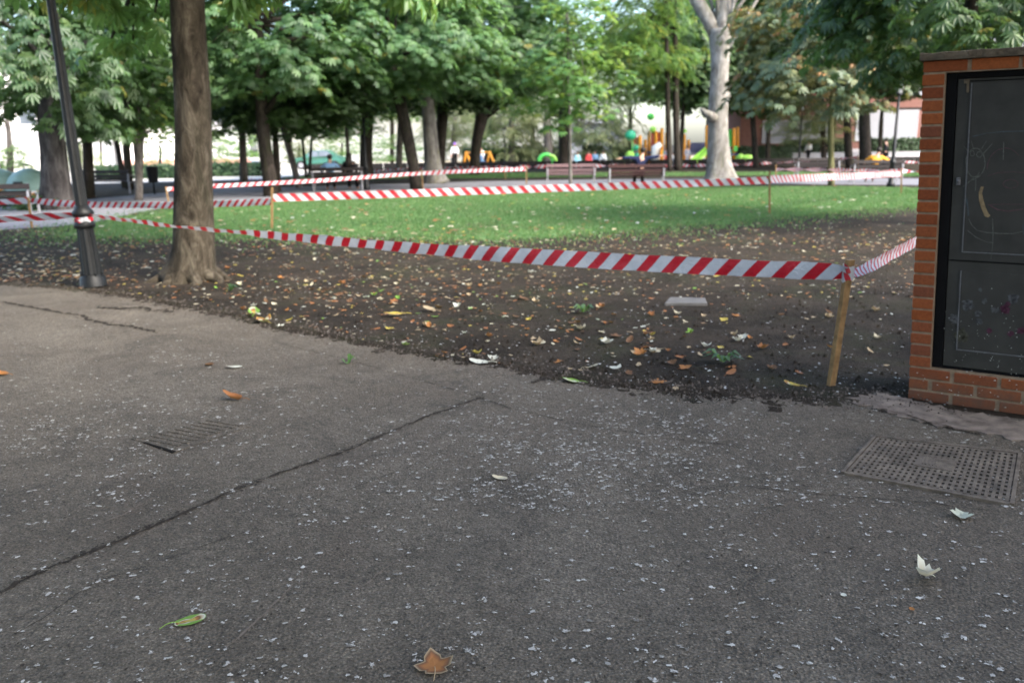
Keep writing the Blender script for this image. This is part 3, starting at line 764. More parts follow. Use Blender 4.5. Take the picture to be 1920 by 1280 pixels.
# ------------------------------------------------------------------ brick cabinet
P0 = gnd(1703, 748); P1 = gnd(1925, 779)
ex = (P1 - P0).normalized(); ey = Vector((-ex.y, ex.x, 0)); ez = Vector((0, 0, 1)) - ex * .05 - ey * .0      # ey points away from the camera
if ey.y < 0: ey = -ey
BW, BD, BH = 1.62, .55, 2.06
root = thing('utility_cabinet', 'brick housing with a chalk-scribbled dark metal door, beside the tape at the right edge', 'cabinet', P0)
def L(x, y, z): return P0 + ex * x + ey * y + ez * z
Rm = Matrix((ex, ey, ez)).transposed()
bV = []; bF = []; bT = []
def brick(x0, x1, y0, y1, z0, z1):
    j = lambda: rnd.uniform(-.0022, .0022)
    x0 += j(); x1 += j(); y0 += j() - .001; z0 += j() * .6; z1 += j() * .6
    b = len(bV); c_ = .004
    pts = []
    for z, i1 in ((z0, 1), (z0 + c_, 0), (z1 - c_, 0), (z1, 1)):
        ins = c_ if i1 else 0
        pts += [L(x0 + ins, y0 + ins, z), L(x1 - ins, y0 + ins, z), L(x1 - ins, y1 - ins, z), L(x0 + ins, y1 - ins, z)]
    bV.extend([tuple(p) for p in pts])
    for r_ in range(3):
        for k in range(4):
            k2 = (k + 1) % 4; bF.append((b + r_ * 4 + k, b + r_ * 4 + k2, b + r_ * 4 + 4 + k2, b + r_ * 4 + 4 + k))
    bF.append((b + 3, b + 2, b + 1, b)); bF.append((b + 12, b + 13, b + 14, b + 15))
    bT.extend([rnd.random()] * 16)
CH = .0735; JT = .0115; NC = int(round(BH / CH)); JW = .113
def course(z, x0, x1, shift):
    x = x0 - shift
    while x < x1 - .01:
        a, b = max(x, x0), min(x + .24, x1)
        if b - a > .02: brick(a, b - JT if b < x1 else b, 0, .115, z, z + CH - JT)
        x += .25
for i in range(NC):
    z = i * CH
    if i < 3: course(z, 0, BW, .12 if i % 2 else .0 if i == 0 else .0)
    elif i == NC - 1: course(z, 0, BW, 0)
    else:
        brick(0, JW, 0, .23 if i % 2 else .115, z, z + CH - JT)
        brick(BW - JW, BW, 0, .115, z, z + CH - JT)
    # flank and back
    y = .115 + JT if not (3 <= i < NC - 1 and i % 2) else .23 + JT
    while y < BD - .02:
        y2 = min(y + .24, BD)
        brick(0, .115, y, y2, z, z + CH - JT); brick(BW - .115, BW, max(y, .115 + JT), y2, z, z + CH - JT); y = y2 + JT
    x = .115 + JT - (.12 if i % 2 else 0)
    while x < BW - .13:
        a, b = max(x, .115 + JT), min(x + .24, BW - .115 - JT)
        if b - a > .02: brick(a, b, BD - .115, BD, z, z + CH - JT)
        x += .25
me = bpy.data.meshes.new('brickwork'); me.from_pydata(bV, [], bF); me.materials.append(MAT['brick'])
a = me.attributes.new('tint', 'FLOAT', 'POINT'); a.data.foreach_set('value', bT)
o = bpy.data.objects.new('brickwork', me); C.objects.link(o); o.parent = root; o.matrix_parent_inverse = Matrix.Translation(-P0)
# mortar: cores set 5 mm behind the brick faces
m = MB(); i_ = .004
def lbox(m, x0, x1, y0, y1, z0, z1): m.box(L((x0 + x1) / 2, (y0 + y1) / 2, (z0 + z1) / 2), (x1 - x0, y1 - y0, z1 - z0), Rm)
zt = NC * CH - JT
lbox(m, i_, JW + .006, i_, .20, 0, zt - .002); lbox(m, BW - JW - .006, BW - i_, i_, .20, 0, zt - .002)
lbox(m, JW + .007, BW - JW - .007, i_, .11, 0, 3 * CH - .002); lbox(m, JW + .007, BW - JW - .007, i_, .11, (NC - 1) * CH - .006, zt - .002)
lbox(m, i_, .11, .201, BD - i_, 0, zt - .002); lbox(m, BW - .11, BW - i_, .201, BD - i_, 0, zt - .002); lbox(m, .111, BW - .111, BD - .11, BD - i_, 0, zt - .002)
m.build('mortar', MAT['mortar'], root)
m = MB(); nx = 26
vs = []
for k in range(nx + 1):
    x = -.02 + (BW + .04) * k / nx
    for y, z in ((-.022, zt + .002), (-.022, zt + .047 + rnd.uniform(-.006, .006)), (BD + .02, zt + .05), (BD + .02, zt + .002)):
        vs.append(L(x, y + rnd.uniform(-.004, .004), z))
fs = [(k * 4 + q, k * 4 + (q + 1) % 4, k * 4 + 4 + (q + 1) % 4, k * 4 + 4 + q) for k in range(nx) for q in range(4)] + [(3, 2, 1, 0), (nx * 4, nx * 4 + 1, nx * 4 + 2, nx * 4 + 3)]
m.add(vs, fs); m.build('coping', MAT['coping'], root, bevel=.004)
DX0, DX1, DZ0, DZ1 = JW + .008, BW - JW - .008, 3 * CH, (NC - 1) * CH - .008
m = MB(); RY = .035
lbox(m, DX0, DX0 + .055, RY, .115, DZ0, DZ1); lbox(m, DX1 - .045, DX1, RY, .115, DZ0, DZ1); lbox(m, DX0 + .056, DX1 - .046, RY, .115, DZ1 - .03, DZ1); lbox(m, DX0 + .056, DX1 - .046, RY, .115, DZ0, DZ0 + .012)
m.build('door_frame', MAT['framem'], root)
mx = (DX0 + DX1) / 2; DY = RY + .012; ZM = .90
for li, (a, b) in enumerate(((DX0 + .06, mx - .003), (mx + .003, DX1 - .05))):
    m = MB(); lbox(m, a, b, DY, DY + .03, DZ0 + .016, DZ1 - .034)
    dr = m.build('door', MAT['doorm'], root)
    for (z0, z1) in ((DZ0 + .13, ZM - .07), (ZM + .05, DZ1 - .06)):
        m = MB(); lbox(m, a + .075, b - .07, DY - .006, DY - .0005, z0, z1); pn = m.build('door_panel', MAT['doorm'], dr, bevel=.002)
        m = MB()
        lbox(m, a + .068, a + .074, DY - .009, DY - .0005, z0, z1); lbox(m, a + .068, b - .07, DY - .008, DY - .0005, z0 - .008, z0 - .002)
        m.build('panel_bead', MAT['bead'], dr)
    m = MB(); lbox(m, a, b, DY - .004, DY - .0005, ZM - .012, ZM - .004); m.build('rail_groove', MAT['framem'], dr)
    m = MB(); lbox(m, a + .06, b, DY - .004, DY - .0005, DZ1 - .052, DZ1 - .046); m.build('rail_groove', MAT['framem'], dr)
    if li == 0:
        m = MB(); c_ = L(a + .03, DY - .008, 1.36); m.box(c_, (.022, .014, .045), Rm); m.sphere(c_ - ey * .008, .009, 10); m.build('lock', MAT['bead'], dr, bevel=.003)
        m = MB(); m.box(L(a + .052, DY - .006, DZ1 - .075), (.012, .012, .075), Rm); m.box(L(a + .042, DY - .006, DZ1 - .05), (.022, .012, .02), Rm); m.build('hinge', MAT['coping'], dr)
# chalk: strokes traced on the door surface
DP = L(0, DY - .0085, 0); DN = -ey
def stroke(m, px, wd=1.2):
    P = [hit(x, y, DP, DN) for x, y in px]; k = pxm(P[0]) * wd; vs = []
    for i, p in enumerate(P):
        t_ = (P[min(i + 1, len(P) - 1)] - P[max(0, i - 1)]).normalized(); nr = t_.cross(DN).normalized()
        ww = k * rnd.uniform(.5, 1.2) * .5
        vs += [p - nr * ww, p + nr * ww]
    m.add(vs, [(2 * i, 2 * i + 1, 2 * i + 3, 2 * i + 2) for i in range(len(P) - 1)])
def ell(cx, cy, rx, ry, a0=0, a1=360, n=22): return [(cx + rx * math.cos(R(a0 + (a1 - a0) * i / n)) + rnd.uniform(-.5, .5), cy + ry * math.sin(R(a0 + (a1 - a0) * i / n)) + rnd.uniform(-.5, .5)) for i in range(n + 1)]
m = MB()
stroke(m, ell(1829, 305, 18, 27), 1.6); stroke(m, ell(1826, 318, 11, 14, 20, 170), 1.4); stroke(m, ell(1823, 288, 4, 5)); stroke(m, ell(1836, 290, 5, 5))
for a in ([(1808, 275), (1817, 286)], [(1821, 264), (1825, 278)], [(1850, 264), (1840, 280)], [(1861, 269), (1844, 288)], [(1882, 266), (1881, 300)], [(1830, 332), (1829, 358)], [(1826, 334), (1806, 350)], [(1838, 330), (1824, 338)]): stroke(m, a, 1.3)
stroke(m, [(1816, 410), (1822, 422), (1832, 432), (1850, 436), (1875, 438), (1900, 438), (1918, 434)], 1.6)
stroke(m, [(1814, 432), (1830, 445), (1850, 454), (1862, 455)], 1.3); stroke(m, [(1861, 410), (1862, 440), (1861, 462), (1858, 486)], 1.3)
m.build('chalk_drawing', MAT['chalk'], root)
for q, wv in (([(1824, 256), (1850, 250), (1880, 247), (1920, 246)], 1.8), ([(1812, 372), (1815, 390), (1816, 405)], 3), ([(1918, 420), (1919, 440)], 1.5)):
    m = MB(); stroke(m, q, wv); m.build('chalk_line', MAT['chalk_blue'], root)
for q, wv in ((ell(1885, 318, 34, 40, 180, 320), 1.4), ([(1856, 385), (1870, 393), (1890, 396), (1919, 392)], 2.0), ([(1852, 330), (1870, 324), (1900, 322), (1920, 324)], 1.4), ([(1852, 384), (1880, 383), (1920, 383)], 1.3), (ell(1895, 345, 14, 8), 1.2)):
    m = MB(); stroke(m, q, wv); m.build('chalk_line', MAT['chalk_red'], root)
m = MB()
stroke(m, [(1842, 350), (1838, 362), (1840, 376), (1844, 390), (1850, 403), (1855, 406)], 7.5)
m.build('bare_patch', MAT['scrape'], root)
def dab(m, px, py, r_, n=9):
    c_ = hit(px, py, DP, DN); k = pxm(c_) * r_; vs = [c_]
    a1 = ex; a2 = ez
    for i in range(n):
        an = 2 * math.pi * i / n; q = k * rnd.uniform(.45, 1.2); vs.append(c_ + a1 * math.cos(an) * q + a2 * math.sin(an) * q)
    m.add(vs, [(0, 1 + i, 1 + (i + 1) % n) for i in range(n)])
def flower(m, px, py, r_):
    for k in range(8):
        a = 6.283 * k / 8 + rnd.random(); dab(m, px + math.cos(a) * r_ * .55, py + math.sin(a) * r_ * .55, r_ * rnd.uniform(.35, .65), 11)
CF = simple('chalk_pale', (.066, .067, .07), .95, .05, .5, 60)
for p in ((1814, 572, 11), (1838, 543, 4), (1846, 565, 5), (1790, 598, 10), (1865, 582, 7), (1834, 588, 6), (1837, 602, 6), (1900, 560, 10)): m = MB(); flower(m, *p); m.build('chalk_flower', CF, root)
m = MB()
for p in ((1803, 628, 13),): flower(m, *p)
m.build('chalk_flower', simple('chalk_olive', (.05, .049, .037), .95, .05, .5, 60), root)
CF = simple('chalk_pink', (.06, .024, .038), .95, .05, .5, 60)
for p in ((1885, 580, 9), (1855, 620, 5), (1895, 625, 6), (1915, 620, 7), (1890, 570, 5)): m = MB(); flower(m, *p); m.build('chalk_flower', CF, root)
m = MB()
for k in range(90): dab(m, rnd.uniform(1745, 1920), rnd.gauss(655, 50), rnd.uniform(.4, 1.1), 6)
m.build('paint_speck', MAT['white'], root)['kind'] = 'stuff'
m = MB()
for k in range(40): 
    q = hit(rnd.uniform(1710, 1920), rnd.uniform(690, 770), P0 - ey * .004, -ey); 
    if .0 < q.z < .25:
        rr = rnd.uniform(.002, .006); m.add([q, q + ex * rr, q + ex * rr * .6 + ez * rr, q - ex * rr * .4 + ez * rr * .8, q - ex * rr], [(0, 1, 2), (0, 2, 3), (0, 3, 4)])
m.build('splash', MAT['white'], root)['kind'] = 'stuff'

# ------------------------------------------------------------------ lamp posts
def lamp_near():
    B = gnd(176, 537); T = onY(95, -2, B.y)
    ax = (T - B).normalized(); k = pxm(B)
    root = thing('street_lamp', 'black cast iron lamp post leaning left, barrier tape knotted round its collar', 'lamp post', B)
    Hh = 4.3
    def ring(lst, seg=20):
        m = MB(); m.tube([B + ax * z for z, r_ in lst], [r_ for z, r_ in lst], seg); return m
    ring([(0, .155), (.02, .155), (.03, .15), (.11, .145), (.135, .12), (.15, .118)]).build('base', MAT['iron'], root, True)
    m = MB(); a = ax.orthogonal().normalized(); b = ax.cross(a)
    for q in range(8):
        an = q * math.pi / 4; c_ = B + ax * .14 + a * math.cos(an) * .125 + b * math.sin(an) * .125
        m.tube([c_, c_ + ax * .03], .012, 6)
    m.build('bolt', MAT['iron'], root)
    # fluted lower column
    m = MB(); zs = np.linspace(.15, .70, 8); rs = np.linspace(.112, .088, 8)
    m.tube([B + ax * float(z) for z in zs], list(rs), 40, lump=lambda i, an: 1 + .05 * math.cos(10 * an)); m.build('fluted_column', MAT['iron'], root)
    ring([(.70, .09), (.71, .115), (.75, .118), (.78, .1), (.79, .085), (.83, .08), (.84, .105), (.87, .122), (.90, .118), (.93, .09), (.97, .072)]).build('collar', MAT['iron'], root, True)
    m = MB(); zs = np.linspace(.96, Hh - .75, 10); rs = np.linspace(.066, .042, 10)
    m.tube([B + ax * float(z) for z in zs], list(rs), 36, lump=lambda i, an: 1 + .06 * math.cos(9 * an)); m.build('shaft', MAT['iron'], root)
    ring([(Hh - .75, .05), (Hh - .72, .08), (Hh - .68, .05), (Hh - .64, .12), (Hh - .62, .12)]).build('neck', MAT['iron'], root, True)
    lg = ring([(Hh - .62, .10), (Hh - .22, .19)], 6).build('lantern_glass', MAT['lampglass'], root)
    ring([(Hh - .22, .21), (Hh - .18, .2), (Hh - .05, .1), (Hh, .03), (Hh + .05, .02)], 6).build('lantern_roof', MAT['iron'], root)
    return B, ax
LB, LAX = lamp_near()
def lamp_far(px, pby, pty, label, group=None, Y=None):
    B = gnd(px, pby) if Y is None else onY(px, pby, Y); B.z = 0
    T = onY(px, pty, B.y); Hh = T.z
    root = thing('street_lamp', label, 'lamp post', B, group)
    m = MB(); m.lathe([(0, .15), (.12, .14), (.15, .1), (.8, .085), (.85, .12), (.9, .08), (1.0, .06), (Hh - .7, .042)], 14, B); m.build('post', MAT['iron'], root, True)
    m = MB(); m.lathe([(Hh - .62, .1), (Hh - .2, .2)], 6, B); m.build('lantern_glass', MAT['lampglass'], root)
    m = MB(); m.lathe([(Hh - .2, .23), (Hh - .15, .21), (Hh - .03, .1), (Hh, .03), (Hh + .1, .015)], 6, B); m.build('lantern_roof', MAT['iron'], root)
    m = MB(); m.lathe([(Hh - .7, .05), (Hh - .66, .12), (Hh - .62, .11)], 10, B); m.build('neck', MAT['iron'], root)
lamp_far(688, 356, 160, 'dark lamp post standing before the dark tree right of the bench couple')
lamp_far(1670, 350, 140, 'dark lamp post with grey lantern in front of the white-shuttered right building')
lamp_far(1497, 315, 190, 'thin lamp post behind the standing person in white near the brick building', None, 62)
lamp_far(947, 312, 238, 'distant lamp post with white lantern seen between the forked tree and drooping trees', None, 66)

# ------------------------------------------------------------------ stakes
def stake(top, base, label, wpx=None, Y=None, size=.045, group=None):
    B = gnd(*base) if Y is None else onY(base[0], base[1], Y)
    if Y is not None: B.z = 0
    T = onY(top[0], top[1], B.y)
    d = (T - B); n = 6; vs = []; m = MB()
    rg = random.Random(int(top[0]))
    a0 = rg.uniform(-.5, .5); hx = Vector((math.cos(a0), math.sin(a0), 0)); hy = Vector((-math.sin(a0), math.cos(a0), 0))
    for i in range(n + 1):
        p = B + d * (i / n) - (d.normalized() * .1 if i == 0 else Vector())
        w1 = size * rg.uniform(.46, .54); w2 = size * .7 * rg.uniform(.46, .54)
        vs += [p - hx * w1 - hy * w2, p + hx * w1 - hy * w2, p + hx * w1 + hy * w2, p - hx * w1 + hy * w2]
    fs = [(i * 4 + k, i * 4 + (k + 1) % 4, i * 4 + 4 + (k + 1) % 4, i * 4 + 4 + k) for i in range(n) for k in range(4)] + [(n * 4, n * 4 + 1, n * 4 + 2, n * 4 + 3), (3, 2, 1, 0)]
    m.add(vs, fs); o = m.build('wooden_stake', MAT['wood'], bevel=.003)
    tag(o, label, 'stake', group)
    return B, T
GR = 'wooden stakes holding the barrier tape'
S1 = stake((1594, 487), (1558, 722), 'wooden stake leaning right beside the brick cabinet, nearest of all stakes', group=GR, size=.05)
S2 = stake((510, 351), (510, 429), 'thin stake on the lawn right of the thick trunk where two tapes meet', group=GR)
S3 = stake((1443, 321), (1443, 401), 'thin stake at the lawn edge right of the pale plane trunk', group=GR)
S4 = stake((53, 370), (60, 427), 'thin stake by the left path in front of the teal domes', group=GR)
S5 = stake((1690, 315), (1690, 363), 'stake just left of the brick cabinet at the far lawn corner', group=GR)
S6 = stake((1455, 309), (1455, 338), 'faint stake behind the path right of the pale plane trunk', group=GR)
S7 = stake((311, 350), (316, 378), 'stake left of the thick trunk beyond the path, near the litter bin', group=GR)
S8 = stake((790, 318), (794, 357), 'stake standing close to the mossy pale trunk', group=GR)
S9 = stake((987, 311), (987, 346), 'stake left of the empty bench', group=GR)
S10 = stake((947, 311), (947, 336), 'short faint stake on the far grass strip', group=GR)
S11 = stake((1609, 292), (1609, 316), 'far stake between the two dark trunks on the right', group=GR)
S12 = (Vector((4.3, 7.3, 0)), Vector((4.3, 7.3, .86)))
m = MB(); m.box(S12[0] + Vector((0, 0, .4)), (.045, .035, .95)); tag(m.build('wooden_stake', MAT['wood']), 'stake hidden behind the brick cabinet, holding the twisted tape', 'stake', GR)

# ------------------------------------------------------------------ barrier tape
def tape(px, A, B, label, wd=.13, slant=1, tilt=0, turns=0, tilts=None, period=.33, rg=None, widths=None):
    """px: centre line in the picture, lying in the vertical plane through A and B"""
    A = Vector(A); B = Vector(B); h = (B - A); h.z = 0; n = Vector((-h.y, h.x, 0)).normalized(); t0 = h.normalized()
    P = [hit(x, y, A, n) for x, y in px]
    pts = []; par = []
    for i in range(len(P) - 1):
        k = max(2, int((P[i + 1] - P[i]).length / .05))
        for j in range(k): pts.append(P[i].lerp(P[i + 1], j / k)); par.append((i + j / k) / (len(P) - 1))
    pts.append(P[-1]); par.append(1)
    # smooth the joints
    for _ in range(4):
        pts = [pts[0]] + [(pts[i - 1] + pts[i] * 2 + pts[i + 1]) / 4 for i in range(1, len(pts) - 1)] + [pts[-1]]
    vs = []; uv = []; s = 0
    for i, p in enumerate(pts):
        if i: s += (p - pts[i - 1]).length
        an = tilt + turns * 2 * math.pi * s
        if tilts:
            q = par[i] * (len(tilts) - 1); k = min(int(q), len(tilts) - 2); an += tilts[k] + (tilts[k + 1] - tilts[k]) * (q - k)
        an += .14 * math.sin(s * 2.3 + tilt * 9) + .09 * math.sin(s * 7.1) + .05 * math.sin(s * 19)
        c_ = Vector((0, 0, 1)) * math.cos(an) + n * math.sin(an)
        for e in (-.5, -.17, .17, .5):
            bow = .010 * (1 - 4 * e * e) * math.sin(s * 3) + .004 * math.sin(s * 31 + e * 9)
            vs.append(p + c_ * wd * e + n * bow); uv.append((s / period - slant * e * wd / period * .9, e + .5))
    fs = [(4 * i + k, 4 * i + 4 + k, 4 * i + 5 + k, 4 * i + 1 + k) for i in range(len(pts) - 1) for k in range(3)]
    me = bpy.data.meshes.new('barrier_tape'); me.from_pydata(vs, [], fs)
    ul = me.uv_layers.new(name='UVMap')
    for lp in me.loops: ul.data[lp.index].uv = uv[lp.vertex_index]
    me.materials.append(MAT['tape']); me.polygons.foreach_set('use_smooth', [True] * len(me.polygons)); me.update()
    o = bpy.data.objects.new('barrier_tape', me); C.objects.link(o)
    return tag(o, label, 'barrier tape', 'red and white barrier tapes')
def knot(P, r_, parent_tape, axis=Vector((0, 0, 1))):
    """a loop of tape wound round a post, as part of the tape it belongs to"""
    a = axis.orthogonal().normalized(); b = axis.cross(a); vs = []; uv = []; n = 40
    for i in range(n + 1):
        an = 2 * math.pi * 1.9 * i / n; rr = r_ * (1 + .06 * math.sin(i * 1.7)); z = .028 * math.sin(an * .5 + .4)
        c_ = P + (a * math.cos(an) + b * math.sin(an)) * rr + axis * z
        hw = .028 * (1 + .3 * math.sin(i * .9))
        vs += [c_ - axis * hw, c_ + axis * hw]; uv += [(i / 7, 0), (i / 7 + .3, 1)]
    me = bpy.data.meshes.new('tape_knot'); me.from_pydata(vs, [], [(2 * i, 2 * i + 2, 2 * i + 3, 2 * i + 1) for i in range(n)])
    ul = me.uv_layers.new(name='UVMap')
    for lp in me.loops: ul.data[lp.index].uv = uv[lp.vertex_index]
    me.materials.append(MAT['tape']); o = bpy.data.objects.new('tape_knot', me); C.objects.link(o); o.parent = parent_tape
LT = LB + LAX * .81
S1T = S1[1]
tp = tape([(176, 405), (240, 413), (340, 426), (420, 433), (520, 442), (640, 453), (760, 464), (880, 473), (1000, 481), (1100, 487), (1200, 493), (1300, 498), (1400, 503), (1500, 507), (1560, 509), (1592, 511)],
     LT, S1[1].lerp(S1[0], .1), 'nearest barrier tape, from the leaning lamp post to the stake by the brick cabinet', .124, 1.0, 0, 0, [-1.2, -1.15, -1.08, -1.0, -.9, -.75, -.5, -.25, -.12, -.08, -.05, -.05, -.1, -.2, -.5, -1.0], .2)
knot(LT, .10, tp, LAX); knot(S1[1].lerp(S1[0], .1), .036, tp)
tape([(1597, 516), (1625, 503), (1650, 490), (1680, 473), (1722, 451), (1790, 416)], S1T, S12[1], 'narrow rolled tape running from the near stake behind the brick cabinet', .075, 1, .1, 0, [1.1, .6, .1, .0, .0, .0], .052)
tape([(168, 401), (120, 404), (60, 408), (0, 412), (-120, 420)], LT, LT + Vector((-4, 1.2, 0)), 'edge-on tape from the lamp post out past the left edge', .13, 1, 1.0, 0, None, .30)
tape([(512, 371), (700, 365), (900, 358), (1100, 351), (1300, 344), (1443, 338)], S2[1], S3[1], 'broad tape across the middle of the lawn between its two thin stakes', .155, -1, .05, 0, None, .25)
tape([(508, 378), (450, 381), (380, 383), (300, 385), (160, 384), (110, 381), (58, 376)], S2[1], S4[1], 'tape passing behind the thick trunk from the lawn stake to the left path', .135, -1, 0, 0, [.1, .1, .15, .3, .1, .3, .6], .16)
tape([(52, 376), (0, 379), (-120, 384)], S4[1], S4[1] + Vector((-4, .4, 0)), 'tape from the left path stake across the bench at the left edge', .15, 1, .1, .15, None, .38)
tape([(1445, 336), (1520, 333), (1600, 330), (1690, 326)], S3[1], S5[1], 'lower of the two tapes converging on the stake beside the brick cabinet', .17, -1, .05, 0, None, .21)
tape([(1456, 318), (1540, 319), (1620, 321), (1689, 322)], S6[1], S5[1], 'upper of the two tapes converging on the stake beside the brick cabinet', .17, 1, .1, .25, None, .23)
tape([(1692, 321), (1760, 322)], S5[1], S5[1] + Vector((6, 1, 0)), 'tape leaving the far lawn corner behind the brick cabinet', .13, 1, .1, .5, None, .3)
tape([(312, 355), (400, 349), (520, 343), (610, 338), (700, 331), (790, 325)], S7[1], S8[1], 'rope-like narrow tape passing in front of the bench couple', .13, 1, .25, 0, None, .26)
tape([(792, 325), (850, 322), (920, 319), (985, 317)], S8[1], S9[1], 'tape between the mossy pale trunk and the stake by the empty bench', .15, 1, .3, 0, None, .28)
tape([(450, 336), (560, 336), (640, 331), (720, 327), (786, 322)], (onY(450, 336, 44)), onY(786, 322, 36.5), 'thin upper tape just above the bench couple tape', .11, 1, .5, .05, None, .34)
tape([(560, 329), (640, 327), (690, 322), (760, 317), (850, 315), (946, 313)], onY(560, 329, 50), S10[1], 'far pinkish tape behind the lamp post and mossy trunk', .13, 1, .4, .6, None, .3)
tape([(946, 314), (1060, 311), (1150, 311), (1250, 311), (1330, 310), (1400, 308), (1456, 305)], onY(946, 314, 52), onY(1456, 305, 58), 'long far tape crossing in front of the playground', .22, 1, .2, .4, None, .34)
tape([(1456, 306), (1530, 300), (1580, 298), (1609, 294)], onY(1456, 306, 58), S11[1], 'thin far tape rising to the stake between the dark trunks', .13, 1, .3, .3, None, .3)
tape([(1610, 294), (1650, 301), (1700, 304), (1780, 305)], S11[1], S11[1] + Vector((12, 2, 0)), 'thin far tape sagging right of the dark trunks', .13, 1, .3, .3, None, .3)

# ------------------------------------------------------------------ trees
def leaf_template(kind):
    """returns (k,3) verts and list of tri faces; petiole at origin, leaf spreading along +Y, normal +Z, drooping"""
    vs = []; fs = []
    if kind == 'chestnut':
        for a, L_ in ((-1.75, .5), (-1.15, .78), (-.55, .95), (0, 1.0), (.55, .95), (1.15, .78), (1.75, .5)):
            dx, dy = math.sin(a), math.cos(a); nx, ny = dy, -dx; b = len(vs); wv = .15 * L_
            vs.append((0, 0, 0)); vs.append((dx * L_ * .62 + nx * wv, dy * L_ * .62 + ny * wv, -.16 * L_))
            vs.append((dx * L_ * .9, dy * L_ * .9, -.42 * L_)); vs.append((dx * L_ * .62 - nx * wv, dy * L_ * .62 - ny * wv, -.16 * L_))
            vs[b + 1] = (vs[b + 1][0], vs[b + 1][1], vs[b + 1][2] + .03); vs[b + 3] = (vs[b + 3][0], vs[b + 3][1], vs[b + 3][2] + .03)
            fs += [(b, b + 2, b + 1), (b, b + 3, b + 2)]
    elif kind == 'maple':
        pts = [(-.5, .02), (-.95, .35), (-.42, .42), (-.62, .95), (-.2, .62), (0, 1.15), (.2, .62), (.62, .95), (.42, .42), (.95, .35), (.5, .02)]
        vs.append((0, .2, 0))
        for x, y in pts: vs.append((x * .75, y, -.3 * (x * x + (y - .2) ** 2)))
        fs = [(0, i + 2, i + 1) for i in range(len(pts) - 1)]
    else:   # pinnate spray of thin leaves
        for i in range(7):
            t_ = .12 + i * .13
            for sgn in (-1, 1):
                b = len(vs); L_ = .34 * (1 - .4 * t_)
                vs += [(0, t_, -.25 * t_ * t_), (sgn * L_ * .6, t_ + .07 * 1.4, -.3 * t_ * t_ - .04), (sgn * L_, t_ + .12, -.34 * t_ * t_ - .12), (sgn * L_ * .55, t_ + .0, -.3 * t_ * t_ - .05)]
                fs += [(b, b + 1, b + 2), (b, b + 2, b + 3)]
    return np.array(vs, float), np.array(fs, int)
TPL = {k: leaf_template(k) for k in ('chestnut', 'maple', 'pinnate')}
def leaves_at(P, N, D, size, kind, tints):
    """P,N,D (n,3)"""
    tv, tf = TPL[kind]; n = len(P)
    N = N / (np.linalg.norm(N, axis=1, keepdims=True) + 1e-9)
    D = D - N * (D * N).sum(1, keepdims=True); D = D / (np.linalg.norm(D, axis=1, keepdims=True) + 1e-9)
    X = np.cross(D, N)
    sc = size[:, None, None]
    V = (tv[None, :, 0:1] * X[:, None] + tv[None, :, 1:2] * D[:, None] + tv[None, :, 2:3] * N[:, None]) * sc + P[:, None]
    k = len(tv)
    Fa = tf[None] + (np.arange(n) * k)[:, None, None]
    return V.reshape(-1, 3), Fa.reshape(-1, 3), np.repeat(tints, k)
def clump_leaves(cl, per, rad, size, kind, rs, center, droop=.35, flat=.5, tint_mu=.45, tint_sd=.2):
    """leaves over the upper skin of flattened clumps centred at cl (m,3)"""
    m_ = len(cl); n = m_ * per
    C0 = np.repeat(cl, per, 0); cr_ = np.repeat(rad * rs.uniform(.7, 1.3, m_), per)
    th = rs.uniform(0, 2 * np.pi, n); r_ = np.sqrt(rs.rand(n)) * cr_
    dome = (1 - (r_ / cr_) ** 2) * flat * cr_ + rs.normal(0, .1, n) * cr_
    hor = np.stack([np.cos(th), np.sin(th), np.zeros(n)], 1)
    P = C0 + hor * r_[:, None]; P[:, 2] += dome - droop * cr_ * (r_ / cr_) ** 2
    out = C0 - center; out[:, 2] *= .3; out /= (np.linalg.norm(out, axis=1, keepdims=True) + 1e-6)
    N = np.array([0, 0, 1.0])[None] * .85 + hor * .45 * (r_ / cr_)[:, None] + out * .35 + rs.normal(0, .28, (n, 3))
    D = hor * .8 + out * .7 + rs.normal(0, .4, (n, 3)); D[:, 2] -= .25
    tc = np.repeat(rs.normal(0, tint_sd * .8, m_), per)
    t_ = np.clip(tint_mu + tc + rs.normal(0, tint_sd, n), 0, 1)
    return leaves_at(P, N, D, size * rs.uniform(.7, 1.25, n), kind, t_)
def crown_mesh(name, seed, nclump, per, crad, size, kind, mat, rx=4, rz=3.2, inner=.45, tint_mu=.45, tint_sd=.2, flatbottom=.9):
    rs = np.random.RandomState(seed)
    u = rs.normal(0, 1, (nclump, 3)); u /= np.linalg.norm(u, axis=1, keepdims=True)
    r_ = inner + (1 - inner) * rs.rand(nclump) ** .6
    cl = u * r_[:, None] * np.array([rx, rx, rz]); 
    cl[:, 2] = np.where(cl[:, 2] < 0, cl[:, 2] * flatbottom - .25 * rz * (np.hypot(cl[:, 0], cl[:, 1]) / rx) ** 2 * rs.uniform(.2, 1.4, nclump), cl[:, 2])
    V, Fa, T = clump_leaves(cl, per, crad, size, kind, rs, np.array([0, 0, -rz * .4]), tint_mu=tint_mu, tint_sd=tint_sd)
    return npmesh(name, V, Fa, LEAF[mat], T), cl
